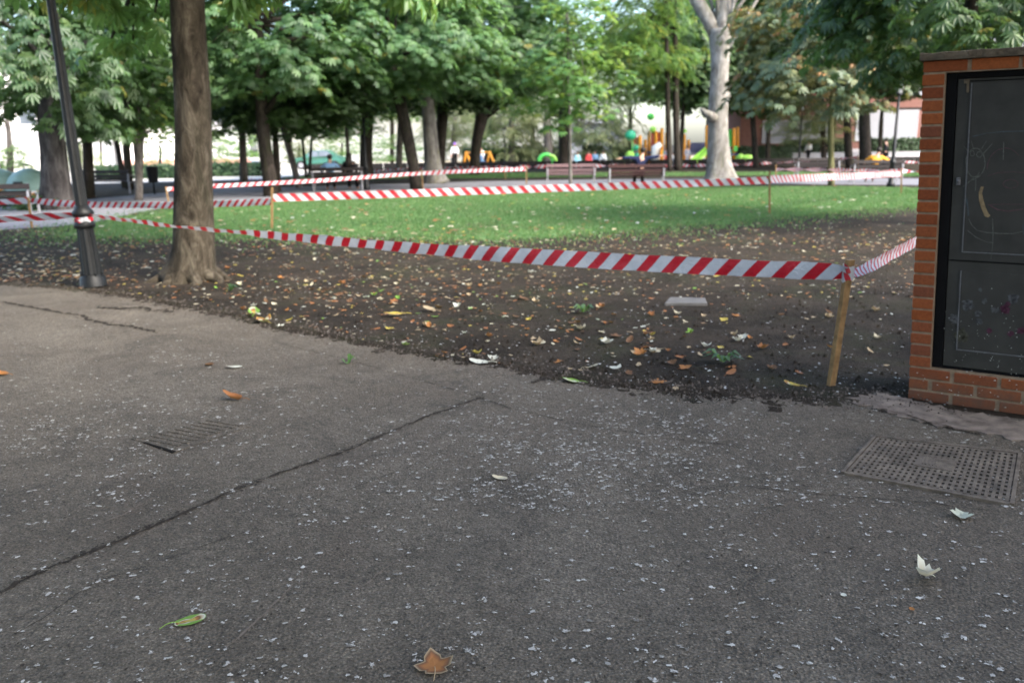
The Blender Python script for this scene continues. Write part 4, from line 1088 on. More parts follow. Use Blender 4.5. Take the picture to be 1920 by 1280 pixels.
CR = {
    'chestnut': [crown_mesh('crown', s, 150, 40, .75, .25, 'chestnut', 'green') for s in (1, 2, 3, 4)],
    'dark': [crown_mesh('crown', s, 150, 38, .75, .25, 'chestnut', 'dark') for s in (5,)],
    'autumn': [crown_mesh('crown', s, 95, 26, .6, .3, 'chestnut', 'autumn', 3.2, 2.9, tint_mu=.4, tint_sd=.24) for s in (6, 7)],
    'light': [crown_mesh('crown', s, 100, 34, .7, .18, 'maple', 'light', tint_mu=.5) for s in (8, 9)],
    'sapling': [crown_mesh('crown', 10, 60, 22, .45, .2, 'maple', 'light', 1.9, 2.4, .15, .5)],
    'feather': [crown_mesh('crown', s, 120, 20, .8, .5, 'pinnate', 'light', 3.6, 5.0, .2, .5, .25) for s in (12, 13)],
    'olive': [crown_mesh('crown', s, 120, 20, .7, .5, 'pinnate', 'olive', 3.5, 4.5, .2) for s in (14,)],
}
def limb_pts(a, b, rg, sag=.25, n=6):
    a = Vector(a); b = Vector(b); pts = []
    for i in range(n + 1):
        t_ = i / n; p = a.lerp(b, t_); p.z += math.sin(t_ * math.pi) * sag * (b - a).length * .4
        if 0 < i < n: p += Vector((rg.gauss(0, .04), rg.gauss(0, .04), rg.gauss(0, .03))) * (b - a).length * .3
        pts.append(p)
    return pts
TN = [0]
def tree(name, label, px, Y, bark, crown=None, cpx=None, csc=(1, 1, 1), group=None, limbs=9, seg=10, lumps=0, extra=None, forks=None, top_ext=2.0, cY=0):
    """px: trunk outline [(x, y, width)] traced at the tree's own distance Y; crown = (kind, index), cpx its centre in the picture"""
    TN[0] += 1; rg = random.Random(TN[0] * 17)
    P = [onY(x, y, Y) for x, y, w_ in px]; rad = [w_ / 2 * pxm(p) for p, (x, y, w_) in zip(P, px)]
    P[0].z = -.05
    base = Vector((P[0].x, P[0].y, 0)); root = thing(name, label, 'tree', base, group)
    pts = []; rr = []
    for i in range(len(P) - 1):
        k = max(2, int((P[i + 1] - P[i]).length / (.12 if lumps else .35)))
        for j in range(k): pts.append(P[i].lerp(P[i + 1], j / k)); rr.append(rad[i] + (rad[i + 1] - rad[i]) * j / k)
    pts.append(P[-1]); rr.append(rad[-1])
    for _ in range(3):
        pts = [pts[0]] + [(pts[i - 1] + pts[i] * 2 + pts[i + 1]) / 4 for i in range(1, len(pts) - 1)] + [pts[-1]]
        rr = [rr[0]] + [(rr[i - 1] + rr[i] * 2 + rr[i + 1]) / 4 for i in range(1, len(rr) - 1)] + [rr[-1]]
    top = pts[-1].copy(); rt = rr[-1]
    if top_ext and not forks:
        d = (pts[-1] - pts[max(0, len(pts) - 4)]).normalized() * .4 + Vector((0, 0, .6))
        for k in range(1, 6): pts.append(top + d * top_ext * k / 5); rr.append(rt * (1 - .13 * k))
    ph = [rg.uniform(0, 6.28) for _ in range(4)]; nb = len(pts)
    def lump(i, an):
        if not lumps: return 1 + .05 * math.sin(3 * an + ph[0] + i * .3)
        foot = max(0, 1 - i / (nb * .16))
        return 1 + lumps * (.5 * math.sin(3 * an + ph[0] + i * .05) + .35 * math.sin(5 * an + ph[1] - i * .11) + .25 * math.sin(2 * an + i * .23 + ph[2])) + foot * .22 * max(0, math.sin(4 * an + ph[3]))
    m = MB(); m.tube(pts, rr, seg if not lumps else 28, lump=lump)
    for fk in (forks or []):
        FP = [onY(x, y, Y) for x, y, w_ in fk]; FR = [w_ / 2 * pxm(p) for p, (x, y, w_) in zip(FP, fk)]
        e = FP[-1] + (FP[-1] - FP[-2]).normalized() * 2.5 + Vector((0, 0, .8)); m.tube(FP + [e], FR + [FR[-1] * .55], 10)
    for ex_ in (extra or []): m.tube(*ex_)
    ctr = None
    if crown:
        me, cl = CR[crown[0]][crown[1]]
        ctr = onY(cpx[0], cpx[1], Y + cY)
        rz = rg.uniform(0, 6.28); ca, sa = math.cos(rz), math.sin(rz)
        st = pts[-1] if not forks else top
        idx = list(range(len(cl))); rg.shuffle(idx)
        for i in idx[:limbs]:
            c = cl[i]; q = ctr + Vector(((c[0] * ca - c[1] * sa) * csc[0], (c[0] * sa + c[1] * ca) * csc[1], c[2] * csc[2]))
            k = rg.uniform(.55, 1.0); j = int((len(pts) - 1) * rg.uniform(.72, 1.0)); s0 = pts[j]; r0_ = min(rr[j] * .55, .09)
            lp = limb_pts(s0, s0.lerp(q, .95), rg, .2); m.tube(lp, [r0_ * (1 - .13 * a) for a in range(len(lp))], 6)
    tr = m.build('trunk', MAT[bark], root, True)
    if crown:
        o = link('crown', me, root, ctr - base, (0, 0, rz), csc)
    return root, base, tr
# nearest tree, with roots gripping the soil
Y1 = gY(362, 524)
B1 = onY(362, 524, Y1)
rg1 = random.Random(4); roots = []
for a, L_ in ((-2.9, .5), (-2.2, .42), (-1.3, .4), (-.6, .5), (.1, .4)):
    d = Vector((math.cos(a), math.sin(a), 0)); pts = []; rr = []
    for i in range(7):
        t_ = i / 6; pts.append(Vector((B1.x, B1.y, 0)) + d * (.14 + L_ * t_) + Vector((-d.y, d.x, 0)) * .08 * math.sin(t_ * 5 + a) + Vector((0, 0, .12 * (1 - t_) ** 1.6 - .05 * t_)))
        rr.append(.09 * (1 - t_) + .03)
    roots.append((pts, rr, 9))
t1, b1, tr1 = tree('chestnut_tree', 'thick brown trunk with flared roots, nearest tree, behind the left part of the tape',
     [(356, 532, 108), (359, 515, 92), (362, 498, 83), (364, 480, 77), (365, 455, 74), (364, 400, 72), (364, 330, 68), (364, 250, 67), (362, 180, 66), (358, 120, 64), (354, 60, 62), (352, 0, 62), (348, -80, 58), (345, -160, 52)], Y1, 'bark_near',
     None, None, seg=28, lumps=.045, extra=roots, top_ext=2.2)
rs1 = np.random.RandomState(77)
u = rs1.normal(0, 1, (230, 3)); u /= np.linalg.norm(u, axis=1, keepdims=True); u *= (.35 + .65 * rs1.rand(230, 1) ** .6)
cl1 = u * np.array([4.6, 4.6, 3.0]) + np.array([b1.x + .3, b1.y + .6, 7.0])
keep = []
for c in cl1: keep.append(c[2] > 4.55)
cl1 = cl1[np.array(keep)]
low = [onY(x, y, Yd) for x, y, Yd in ((770, -8, 10.5), (840, -25, 10.8), (715, -28, 10.2), (640, -38, 10.5), (900, -50, 11), (480, -25, 10.4), (560, -35, 10.2), (455, -5, 11.6), (235, 20, 11.6), (170, 0, 11.2), (250, 75, 12.2), (130, -30, 10.4), (40, -45, 10.6), (200, 90, 12.4), (290, 30, 12.0))]
cl1 = np.concatenate([cl1, np.array([tuple(p) for p in low])])
V, Fa, T = clump_leaves(cl1[:-len(low)], 26, .62, .27, 'chestnut', rs1, np.array([b1.x, b1.y, 5.5]), tint_mu=.55, tint_sd=.2)
V2, Fa2, T2 = clump_leaves(cl1[-len(low):], 13, .36, .25, 'chestnut', rs1, np.array([b1.x, b1.y, 5.5]), tint_mu=.6, tint_sd=.2)
Fa = np.concatenate([Fa, Fa2 + len(V)]); V = np.concatenate([V, V2]); T = np.concatenate([T, T2])
o = link('crown', npmesh('crown', V, Fa, LEAF['light'], T), t1); o.matrix_parent_inverse = Matrix.Translation(-b1)
m = MB()
for c in list(low) + [Vector(cl1[i]) for i in range(0, len(cl1) - len(low), 14)]:
    s0 = onY(348, -100, Y1); lp = limb_pts(s0 + Vector((0, 0, rg1.uniform(-.2, 1.2))), c, rg1, .15); m.tube(lp, [.06 * (1 - .13 * a) for a in range(len(lp))], 6)
m.build('branch', MAT['bark_near'], t1, True)

D = 'bark_dark'; Gy = 'bark_grey'
tree('old_tree', 'broad gnarled grey trunk with a burl, left of the leaning lamp post',
     [(110, 398, 62), (108, 375, 54), (106, 345, 50), (104, 315, 46), (102, 285, 44), (99, 258, 46), (97, 235, 46), (95, 205, 42), (98, 170, 32), (100, 130, 22), (96, 80, 18)], gY(108, 392), 'bark_old', ('chestnut', 0), (50, 48), (1.0, 1, 1.05), lumps=.09,
     forks=[[(108, 210, 20), (120, 160, 18), (135, 120, 15), (152, 90, 12), (175, 60, 8)]])
tree('park_tree', 'dark slim trunk half hidden just right of the leaning lamp post', [(168, 374, 22), (166, 320, 18), (164, 255, 18), (160, 180, 14), (156, 120, 10)], gY(168, 372), D, ('chestnut', 1), (195, 130), (.8, .8, .75))
tree('park_tree', 'dark thin trunk, left of a close pair beyond the left path', [(234, 350, 11), (228, 320, 10), (219, 270, 10), (212, 220, 9)], gY(232, 352), D, ('chestnut', 2), (215, 165), (.7, .75, .65))
tree('park_tree', 'dark thin trunk, right of a close pair beyond the left path', [(243, 350, 15), (240, 315, 13), (236, 265, 14), (232, 220, 12)], 35, D, ('chestnut', 3), (265, 135), (.8, .8, .75))
tree('park_tree', 'pale grey forked trunk near the litter bin beyond the left path', [(260, 380, 16), (261, 350, 13), (261, 310, 14), (260, 265, 20), (258, 245, 24)], gY(260, 376), Gy, ('light', 0), (275, 197), (.55, .55, .5), forks=[[(254, 252, 11), (247, 225, 9), (240, 195, 7)], [(266, 252, 12), (272, 225, 9), (280, 195, 7)]])
tree('park_tree', 'grey straight trunk between the thick near trunk and the dark leaning ones', [(457, 340, 17), (456, 300, 14), (454, 250, 13), (452, 190, 11)], 39, Gy, ('dark', 0), (435, 150), (.9, 1, .8))  # dark leaf kind paints in the shaded canopy interior, as on mid trees below
tree('chestnut_tree', 'big dark trunk behind the stake where two tapes meet on the lawn', [(509, 370, 31), (508, 340, 27), (502, 310, 26), (497, 280, 25), (492, 240, 24), (489, 190, 23), (488, 140, 22), (486, 95, 21)], gY(508, 368), D, ('chestnut', 2), (500, 30), (1.05, 1, .9), limbs=14,
     extra=[([onY(495, 215, gY(508, 368)), onY(520, 180, gY(508, 368) - .4), onY(545, 150, gY(508, 368) - .8), onY(575, 130, gY(508, 368) - 1)], [.11, .08, .06, .03], 7)])
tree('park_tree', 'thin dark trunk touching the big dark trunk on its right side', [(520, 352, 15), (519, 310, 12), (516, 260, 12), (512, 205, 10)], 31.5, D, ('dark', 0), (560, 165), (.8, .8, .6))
tree('park_tree', 'thin leaning forked trunk in front of the left end of the couple bench', [(560, 352, 13), (554, 322, 12), (547, 297, 12), (537, 262, 12), (530, 238, 11), (522, 215, 9), (515, 195, 7)], gY(560, 352), Gy, ('dark', 0), (570, 150), (.55, .6, .5),
     forks=[[(541, 268, 8), (548, 245, 7), (553, 225, 6), (556, 195, 5)]])
tree('park_tree', 'slender left stem of a thin pair behind the couple bench', [(574, 330, 6), (571, 300, 6), (567, 265, 5), (566, 240, 4)], 46, D, ('light', 0), (575, 215), (.6, .6, .5))
tree('park_tree', 'slender right stem of a thin pair behind the couple bench', [(579, 330, 6), (582, 300, 6), (584, 265, 5), (586, 235, 4)], 47, D, ('light', 1), (620, 215), (.6, .6, .5))
tree('park_tree', 'slim pale sapling directly behind the dark-haired seated person', [(653, 335, 9), (653, 310, 8), (652, 270, 7), (648, 220, 7), (646, 180, 6)], 42, Gy, ('light', 1), (650, 190), (.7, .7, .6))
tree('park_tree', 'stout dark trunk right behind a dark lamp post', [(688, 335, 28), (687, 310, 24), (686, 270, 23), (688, 225, 24), (690, 180, 20)], 43, D, ('dark', 0), (690, 110), (1.0, 1, .9))
tree('park_tree', 'thin trunk left of the dark leaning trunk', [(748, 325, 14), (748, 290, 12), (750, 250, 12), (752, 200, 10)], 48, Gy, ('light', 0), (760, 154), (.9, .9, .8))
tree('chestnut_tree', 'dark trunk leaning left, beside the mossy pale trunk', [(781, 356, 24), (778, 330, 22), (772, 295, 21), (764, 255, 22), (755, 215, 23), (747, 175, 22), (738, 138, 20)], gY(780, 355), D, ('chestnut', 1), (745, 55), (1.1, 1, .92), limbs=14)
tree('plane_tree', 'pale mossy trunk with flared foot, right of the dark leaning trunk', [(818, 345, 56), (814, 332, 39), (811, 310, 31), (808, 280, 28), (806, 250, 27), (803, 215, 25), (801, 180, 23), (799, 120, 20)], gY(816, 344), 'bark_mossy', ('chestnut', 3), (850, 45), (1.2, 1.1, 1.0), limbs=12)
tree('park_tree', 'black trunk half hidden behind the mossy pale trunk', [(822, 325, 24), (825, 290, 20), (828, 250, 21), (831, 200, 22), (834, 160, 18)], 46, D, ('dark', 0), (850, 126), (.9, .9, .8))
tree('chestnut_tree', 'dark trunk forking into a Y above the orange swing frame', [(890, 320, 23), (891, 290, 19), (894, 260, 19), (900, 235, 22), (904, 215, 25)], 47, D, ('chestnut', 2), (915, 75), (1.15, 1.1, 1.1),
     forks=[[(900, 222, 13), (895, 200, 13), (890, 180, 11), (885, 150, 9)], [(908, 222, 15), (914, 200, 15), (919, 180, 13), (924, 150, 10)]])
tree('park_tree', 'straight dark trunk behind the empty bench and sapling', [(1057, 325, 22), (1057, 300, 19), (1057, 260, 19), (1058, 210, 19), (1060, 160, 15)], 53, D, ('light', 1), (1050, 140), (1.15, 1.1, 1.0))
tree('maple_sapling', 'very thin sapling with layered pale leaves in front of the empty bench', [(1070, 362, 8), (1070, 345, 6), (1069, 300, 6), (1068, 230, 5.5), (1066, 150, 5), (1064, 60, 4)], gY(1070, 361), Gy, ('sapling', 0), (1070, 125), (1.15, 1.1, .95), limbs=16, top_ext=1)
tree('feathery_tree', 'tall thin trunk with ferny foliage, left of two by the play tower', [(1256, 320, 10), (1254, 260, 10), (1252, 200, 10), (1250, 100, 9), (1249, 20, 8)], 50, D, ('feather', 0), (1215, 15), (1.0, 1, .95), limbs=14)
tree('feathery_tree', 'tall thin trunk with ferny foliage, right of two by the play tower', [(1271, 320, 13), (1269, 260, 12), (1267, 200, 12), (1266, 100, 10), (1266, 20, 8)], 51, D, ('feather', 1), (1150, 75), (1.1, 1.1, .75), limbs=14)
tree('park_tree', 'short thin dark trunk before the teal play panel', [(1276, 318, 9), (1277, 280, 8), (1279, 240, 8), (1281, 205, 7)], 54, D, ('chestnut', 2), (1295, 125), (.9, .9, .85))
YP = gY(1350, 337)
tree('plane_tree', 'stout pale grey plane trunk with a burr, standing right of the occupied bench',
     [(1350, 340, 66), (1350, 328, 54), (1348, 312, 46), (1347, 285, 42), (1346, 260, 38), (1346, 235, 37), (1346, 215, 37), (1347, 195, 36), (1348, 170, 34), (1349, 145, 32), (1350, 120, 33), (1350, 95, 36), (1350, 75, 40), (1350, 55, 44)], YP, 'bark_plane', ('chestnut', 0), (1350, -330), (1.6, 1.6, 1.3), lumps=.05,
     forks=[[(1340, 62, 26), (1328, 38, 26), (1314, 14, 26), (1300, -10, 25), (1280, -50, 22)], [(1353, 66, 32), (1355, 35, 30), (1356, 0, 28), (1358, -60, 24)], [(1362, 72, 12), (1366, 40, 11), (1372, 0, 10)]],
     extra=[([onY(1340, 222, YP - .3), onY(1330, 216, YP - .45), onY(1321, 211, YP - .5), onY(1314, 204, YP - .5)], [.2, .18, .13, .07], 12), ([onY(1352, 184, YP), onY(1362, 180, YP), onY(1369, 178, YP)], [.3, .22, .1], 12)])
tree('park_tree', 'small dark round tree right of the pale plane trunk', [(1417, 320, 13), (1416, 290, 11), (1414, 255, 10), (1411, 215, 10)], 55, D, ('dark', 0), (1412, 128), (1.05, 1, 1.0))
tree('young_tree', 'slender olive-barked young tree with autumn-tinted leaves on the right', [(1559, 349, 13), (1559, 320, 11), (1558, 270, 11), (1557, 240, 11), (1560, 200, 10), (1561, 150, 9), (1561, 60, 7)], gY(1559, 348), 'bark_young', ('autumn', 0), (1535, 95), (1.1, 1, 1), limbs=14)
tree('park_tree', 'thinner of two dark trunks before the white-shuttered right building', [(1592, 325, 16), (1591, 290, 14), (1589, 250, 14), (1588, 200, 13)], 52, D, ('autumn', 1), (1600, 70), (1.35, 1.3, 1.2))
tree('park_tree', 'thicker of two dark trunks before the white-shuttered right building', [(1624, 325, 26), (1623, 290, 22), (1621, 240, 21), (1620, 180, 20), (1619, 120, 17)], 49, D, ('dark', 0), (1660, 72), (1.3, 1.2, 1.1))
tree('park_tree', 'dark tree whose foliage rises behind the brick cabinet', [(1810, 480, 40), (1812, 350, 34), (1815, 200, 30), (1818, 60, 28)], 16, D, ('chestnut', 2), (1830, -100), (.85, .8, .8))
tree('park_tree', 'low pale-leaved tree at the left edge beyond the bench', [(20, 372, 14), (20, 330, 12), (18, 270, 10)], 34, Gy, ('light', 0), (-10, 290), (.32, .3, .22))
tree('cedar_tree', 'drooping grey-green cedar before the brick building', [(1544, 318, 10), (1543, 270, 9), (1542, 210, 8)], 64, Gy, ('olive', 0), (1525, 235), (.85, .6, .38))
tree('cedar_tree', 'drooping olive conifer right of the forked dark trunk', [(960, 312, 14), (960, 270, 12), (958, 200, 9)], 68, Gy, ('olive', 0), (965, 210), (1.2, 1, 1))
tree('cedar_tree', 'grey-trunked olive conifer left of the straight dark trunk', [(1030, 312, 20), (1028, 280, 17), (1026, 230, 14)], 66, Gy, ('olive', 0), (1120, 230), (1.1, 1, .9))
tree('cedar_tree', 'pale drooping conifer seen right of the mossy trunk', [(850, 312, 10), (851, 270, 9), (852, 220, 8)], 75, Gy, ('olive', 0), (855, 225), (1.1, 1, .9))

# trees farther back, closing the view
rgb = random.Random(21)
far = [(-120, 95, 'chestnut', 150), (60, 105, 'light', 120), (190, 92, 'chestnut', 140), (330, 100, 'light', 120), (430, 96, 'chestnut', 110), (545, 92, 'light', 150), (640, 98, 'light', 120), (735, 90, 'light', 140), (830, 96, 'light', 120), (915, 100, 'light', 150),
       (1000, 94, 'light', 90), (1090, 98, 'light', 90), (1180, 88, 'light', 110), (1270, 100, 'light', 90), (1330, 70, 'chestnut', 80), (1440, 63, 'chestnut', 20), (1545, 63.5, 'chestnut', 0), (1650, 63, 'dark', 10), (1760, 62, 'chestnut', 10)]
for x, Yf, kd, cy in far:
    k = rgb.uniform(1.4, 1.8)
    tree('background_tree', {'light': 'pale green tree in the far row closing the park', 'chestnut': 'mid green tree in the far row closing the park', 'dark': 'dark tree rising at the far right of the park'}[kd],
         [(x, 306, 10), (x, 280, 9), (x + rgb.uniform(-3, 3), 230, 8)], Yf, D, (kd, rgb.randrange(len(CR[kd]))), (x + rgb.uniform(-10, 10), cy + 22), (k, k, k * .95), {'light': 'pale far trees', 'chestnut': 'mid green far trees', 'dark': 'dark far trees'}[kd], limbs=5, seg=7)
    rgb.random()
for i, (x, cy, kd, k) in enumerate(((395, 282, 'light', .5), (455, 270, 'light', .6), (560, 285, 'olive', .45), (640, 268, 'light', .6), (735, 282, 'light', .5), (925, 262, 'light', .6), (985, 285, 'olive', .4), (1105, 270, 'light', .5), (20, 300, 'light', .4), (150, 292, 'olive', .4), (300, 296, 'light', .38))):
    Yf = 66 + 3 * (i % 4)
    tree('background_tree', 'low pale tree breaking up the bright wall far behind the trunks', [(x, 312, 7), (x, 300, 6), (x + 1, 285, 5)], Yf, D, (kd, 0), (x, cy), (k * 1.25, k, k * .75), 'low pale far trees', limbs=4, seg=6, top_ext=.8)
# unseen trees added around and behind the camera so their canopy shades the pavement
for i, (x, y, h) in enumerate(((-6.5, 1.5, 7.4), (-2, -5.5, 7.6), (6.5, -5.0, 8.0), (-9.5, -6, 7.8), (3.2, -10.5, 8.4), (10.5, -1.5, 8.2), (-11.5, 5.0, 8.2))):
    b = Vector((x, y, 0)); root = thing('chestnut_tree', 'unseen chestnut added out of view to shade the pavement', 'tree', b, 'unseen trees added for shade')
    m = MB(); m.tube([b + Vector((0, 0, z)) for z in (-.05, .3, 1.5, 3, 4.5, 6)], [.36, .29, .26, .24, .2, .12], 12, lump=lambda i, an: 1 + .06 * math.sin(3 * an + i))
    me, cl = CR['chestnut'][i % 4]
    for c in cl[:14]:
        lp = limb_pts(b + Vector((0, 0, rgb.uniform(3.6, 5.6))), b + Vector((c[0], c[1], c[2] + h)), rgb); m.tube(lp, [.08 * (1 - .13 * a) for a in range(len(lp))], 6)
    m.build('trunk', MAT['bark_near'], root, True)
    link('crown', me, root, (0, 0, h), (0, 0, i * 1.3), (1.3, 1.3, 1.1))

# ------------------------------------------------------------------ hedges, flowers, low planting
def hedge(name, label, a, b, depth, h, seed, mat='hedge', n=2600):
    a = Vector(a); b = Vector(b); rs = np.random.RandomState(seed); t_ = (b - a).normalized(); nr = Vector((-t_.y, t_.x, 0)); Ln = (b - a).length
    m = MB(); k = max(4, int(Ln / .5)); 
    vs = []
    for i in range(k + 1):
        p = a.lerp(b, i / k); hh = h * (.86 + .1 * rs.rand())
        for y, z in ((-depth / 2, 0), (-depth / 2 * .9, hh * .92), (0, hh), (depth / 2 * .9, hh * .92), (depth / 2, 0)): vs.append(p + nr * (y + rs.normal(0, .03)) + Vector((0, 0, z)))
    fs = [(i * 5 + q, i * 5 + q + 1, i * 5 + 6 + q, i * 5 + 5 + q) for i in range(k) for q in range(4)] + [(0, 1, 2, 3, 4), tuple(k * 5 + q for q in (4, 3, 2, 1, 0))]
    root = thing(name, label, 'hedge', (a + b) / 2); m.add(vs, fs); m.build('hedge_core', MAT['hcore'], root)
    u = rs.rand(n); side = rs.rand(n); P = np.zeros((n, 3)); N = np.zeros((n, 3))
    for i in range(n):
        p = a.lerp(b, u[i])
        if side[i] < .4: q = p + nr * rs.uniform(-depth / 2, depth / 2) + Vector((0, 0, h * .93 + rs.normal(0, .06))); nn = Vector((0, 0, 1))
        else:
            sg = -1 if (nr.y > 0) == (side[i] < .85) else 1
            q = p + nr * (sg * depth * .5) + Vector((0, 0, rs.uniform(0, h))); nn = nr * sg + Vector((0, 0, .4))
        P[i] = q; N[i] = nn
    N += rs.normal(0, .4, (n, 3)); Dd = rs.normal(0, 1, (n, 3))
    V, Fa, T = leaves_at(P, N, Dd, rs.uniform(.1, .22, n), 'maple', np.clip(rs.normal(.5, .25, n), 0, 1))
    link('foliage', npmesh('foliage', V, Fa, LEAF[mat], T), root).matrix_parent_inverse = Matrix.Translation(-(a + b) / 2)
MAT['hcore'] = simple('hedge_core', (.012, .02, .01), .95, .1)
def G(px, Y): p = onY(px, 300, Y); p.z = 0; return p
hedge('hedge', 'dark clipped hedge between the forked tree and the straight dark trunk', G(868, 72), G(1062, 72), 1.2, 1.35, 1)
hedge('hedge', 'short dark hedge before the pale building behind the empty bench', G(1092, 70), G(1128, 70), 1.2, 1.5, 2, n=900)
hedge('hedge', 'small dark hedge left of the lime play dome', G(1150, 72), G(1178, 72), 1.4, 1.4, 22, n=700)
hedge('hedge', 'rounded green hedge low against the white garden wall, right of the plane trunk', G(1385, 64), G(1480, 64), 1.0, 1.25, 3)
hedge('hedge', 'strip of green hedge above the white garden wall, left of the two dark trunks', G(1470, 69.5), G(1580, 69.5), .8, 1.75, 33, n=1500)
hedge('hedge', 'strip of green hedge above the white garden wall, next to the brick cabinet', G(1630, 69.5), G(1760, 69.5), .8, 1.8, 4, n=1500)
def gwall():
    a = G(1380, 67.5); b = G(1900, 67.5); m = MB(); n = 12; zt_ = onY(1600, 287, 67.5).z
    for k in range(n):
        p = a.lerp(b, (k + .5) / n); m.box(p + Vector((0, 0, zt_ / 2 - .05)), ((b - a).length / n - .002, .3, zt_ + .1))
    root = thing('garden_wall', 'low whitewashed garden wall in front of the brick building', 'wall', (a + b) / 2); m.build('wall_panel', MAT['whitewall'], root)
    m = MB(); m.box((a + b) / 2 + Vector((0, 0, zt_ + .035)), ((b - a).length, .4, .06)); m.build('wall_cap', MAT['whitewall'], root)
gwall()
hedge('hedge', 'low brown-green hedge beyond the left path near the litter bin', G(185, 48), G(330, 48), 1.0, .7, 5, n=1500)
hedge('hedge', 'green hedge right of the thick near trunk in the background', G(400, 50), G(520, 50), 1.0, .75, 6, n=1200)
def flowers(px, py, n, label, w_, seed):
    rg = random.Random(seed); P = gnd(px, py); V = []; Fc = []; T = []
    root = thing('flower_clump', label, 'flowers', P)
    for i in range(n):
        c = P + Vector((rg.gauss(0, w_), rg.gauss(0, .2), rg.uniform(.15, .6)))
        for k in range(5):
            a = 6.28 * k / 5; b = len(V); s = .09
            V += [tuple(c), tuple(c + Vector((math.cos(a - .5) * s, math.sin(a - .5) * s * .6, .05))), tuple(c + Vector((math.cos(a) * s * 1.4, math.sin(a) * s * .8, .02))), tuple(c + Vector((math.cos(a + .5) * s, math.sin(a + .5) * s * .6, .05)))]
            Fc.append((b, b + 1, b + 2, b + 3)); T += [.0] * 4
    me = npmesh('blossom', np.array(V), np.array(Fc), simple('orange_petal', (.75, .3, .03), .6), np.array(T)); o = link('blossom', me, root); o.matrix_parent_inverse = Matrix.Translation(-P)
    rs = np.random.RandomState(seed); N_ = n * 6
    PP = np.array(P)[None] + np.stack([rs.normal(0, w_, N_), rs.normal(0, .2, N_), rs.uniform(0, .4, N_)], 1)
    V, Fa, T = leaves_at(PP, np.array([0, 0, 1.]) + rs.normal(0, .5, (N_, 3)), rs.normal(0, 1, (N_, 3)), rs.uniform(.08, .16, N_), 'maple', np.clip(rs.normal(.5, .2, N_), 0, 1))
    o = link('leaves', npmesh('leaves', V, Fa, LEAF['green'], T), root); o.matrix_parent_inverse = Matrix.Translation(-P)
flowers(58, 394, 26, 'clump of orange flowers in front of the teal domes at the left', .38, 1)

# ------------------------------------------------------------------ litter bin, recycling domes, car
B = gnd(290, 364); root = thing('litter_bin', 'small dark litter bin on a post beyond the left path', 'bin', B)
m = MB(); m.lathe([(0, .035), (.95, .035)], 8, B); m.build('post', MAT['iron'], root, True)
m = MB(); m.lathe([(.42, .15), (.45, .17), (.95, .2), (.97, .215), (1.0, .21), (1.0, .18), (.6, .15)], 16, B); m.build('bucket', MAT['iron'], root, True)
for x, y, lab in ((5, 392, 'teal domed recycling container at the very left edge behind the bench'), (62, 392, 'teal domed recycling container left of the gnarled trunk, bigger visible one')):
    B = gnd(x, y - 8); root = thing('recycling_container', lab, 'container', B)
    m = MB(); m.lathe([(0, .5), (.05, .62), (.35, .68), (.6, .66), (.82, .55), (.98, .38), (1.08, .15), (1.1, .02)], 24, B); m.build('dome', MAT['igloo'], root, True)
    m = MB(); m.box(B + Vector((0, -.62, .62)), (.26, .12, .2)); m.build('slot', MAT['iron'], root, bevel=.02)
    m = MB(); m.tube([B + Vector((-.12, 0, 1.08)), B + Vector((-.12, 0, 1.2)), B + Vector((.12, 0, 1.2)), B + Vector((.12, 0, 1.08))], .02, 6); m.build('lifting_hook', MAT['iron'], root)
def car(px, Y, label, paint):
    B = G(px, Y); root = thing('parked_car', label, 'car', B); Lc = 4.1
    prof = [(-2.05, .35), (-2.02, .62), (-1.85, .8), (-1.1, .92), (-.55, 1.38), (.75, 1.42), (1.35, 1.0), (1.9, .9), (2.05, .65), (2.04, .35)]
    m = MB(); vs = []; wv = .84
    for y in (-wv, wv):
        for x, z in prof: vs.append(B + Vector((x, y * (1 if z < 1 else .82), z)))
    n = len(prof); fs = [(i, i + 1, n + i + 1, n + i) for i in range(n - 1)] + [tuple(range(n - 1, -1, -1)), tuple(range(n, 2 * n)), (n - 1, 0, n, 2 * n - 1)]
    m.add(vs, fs); m.build('body', paint, root, bevel=.06)
    m = MB()
    for y in (-1, 1):
        for q in ([(-.95, .95), (-.5, 1.33), (.05, 1.36), (.05, .95)], [(.12, .95), (.12, 1.36), (.7, 1.36), (1.15, 1.0)]):
            m.add([B + Vector((x, y * (wv - .03 if z < 1.1 else wv * .86), z)) for x, z in q], [(0, 1, 2, 3)])
    m.build('window', MAT['glass'], root)
    for x in (-1.25, 1.25):
        for y in (-.78, .78):
            m = MB(); m.tube([B + Vector((x, y - .1, .32)), B + Vector((x, y + .1, .32))], .32, 18); wh = m.build('wheel', MAT['tyre'], root)
            m = MB(); m.tube([B + Vector((x, y - .115, .32)), B + Vector((x, y + .115, .32))], .19, 14); m.build('rim', MAT['benchleg'], wh)
car(600, 64, 'green car parked far behind the couple bench', MAT['carpaint'])

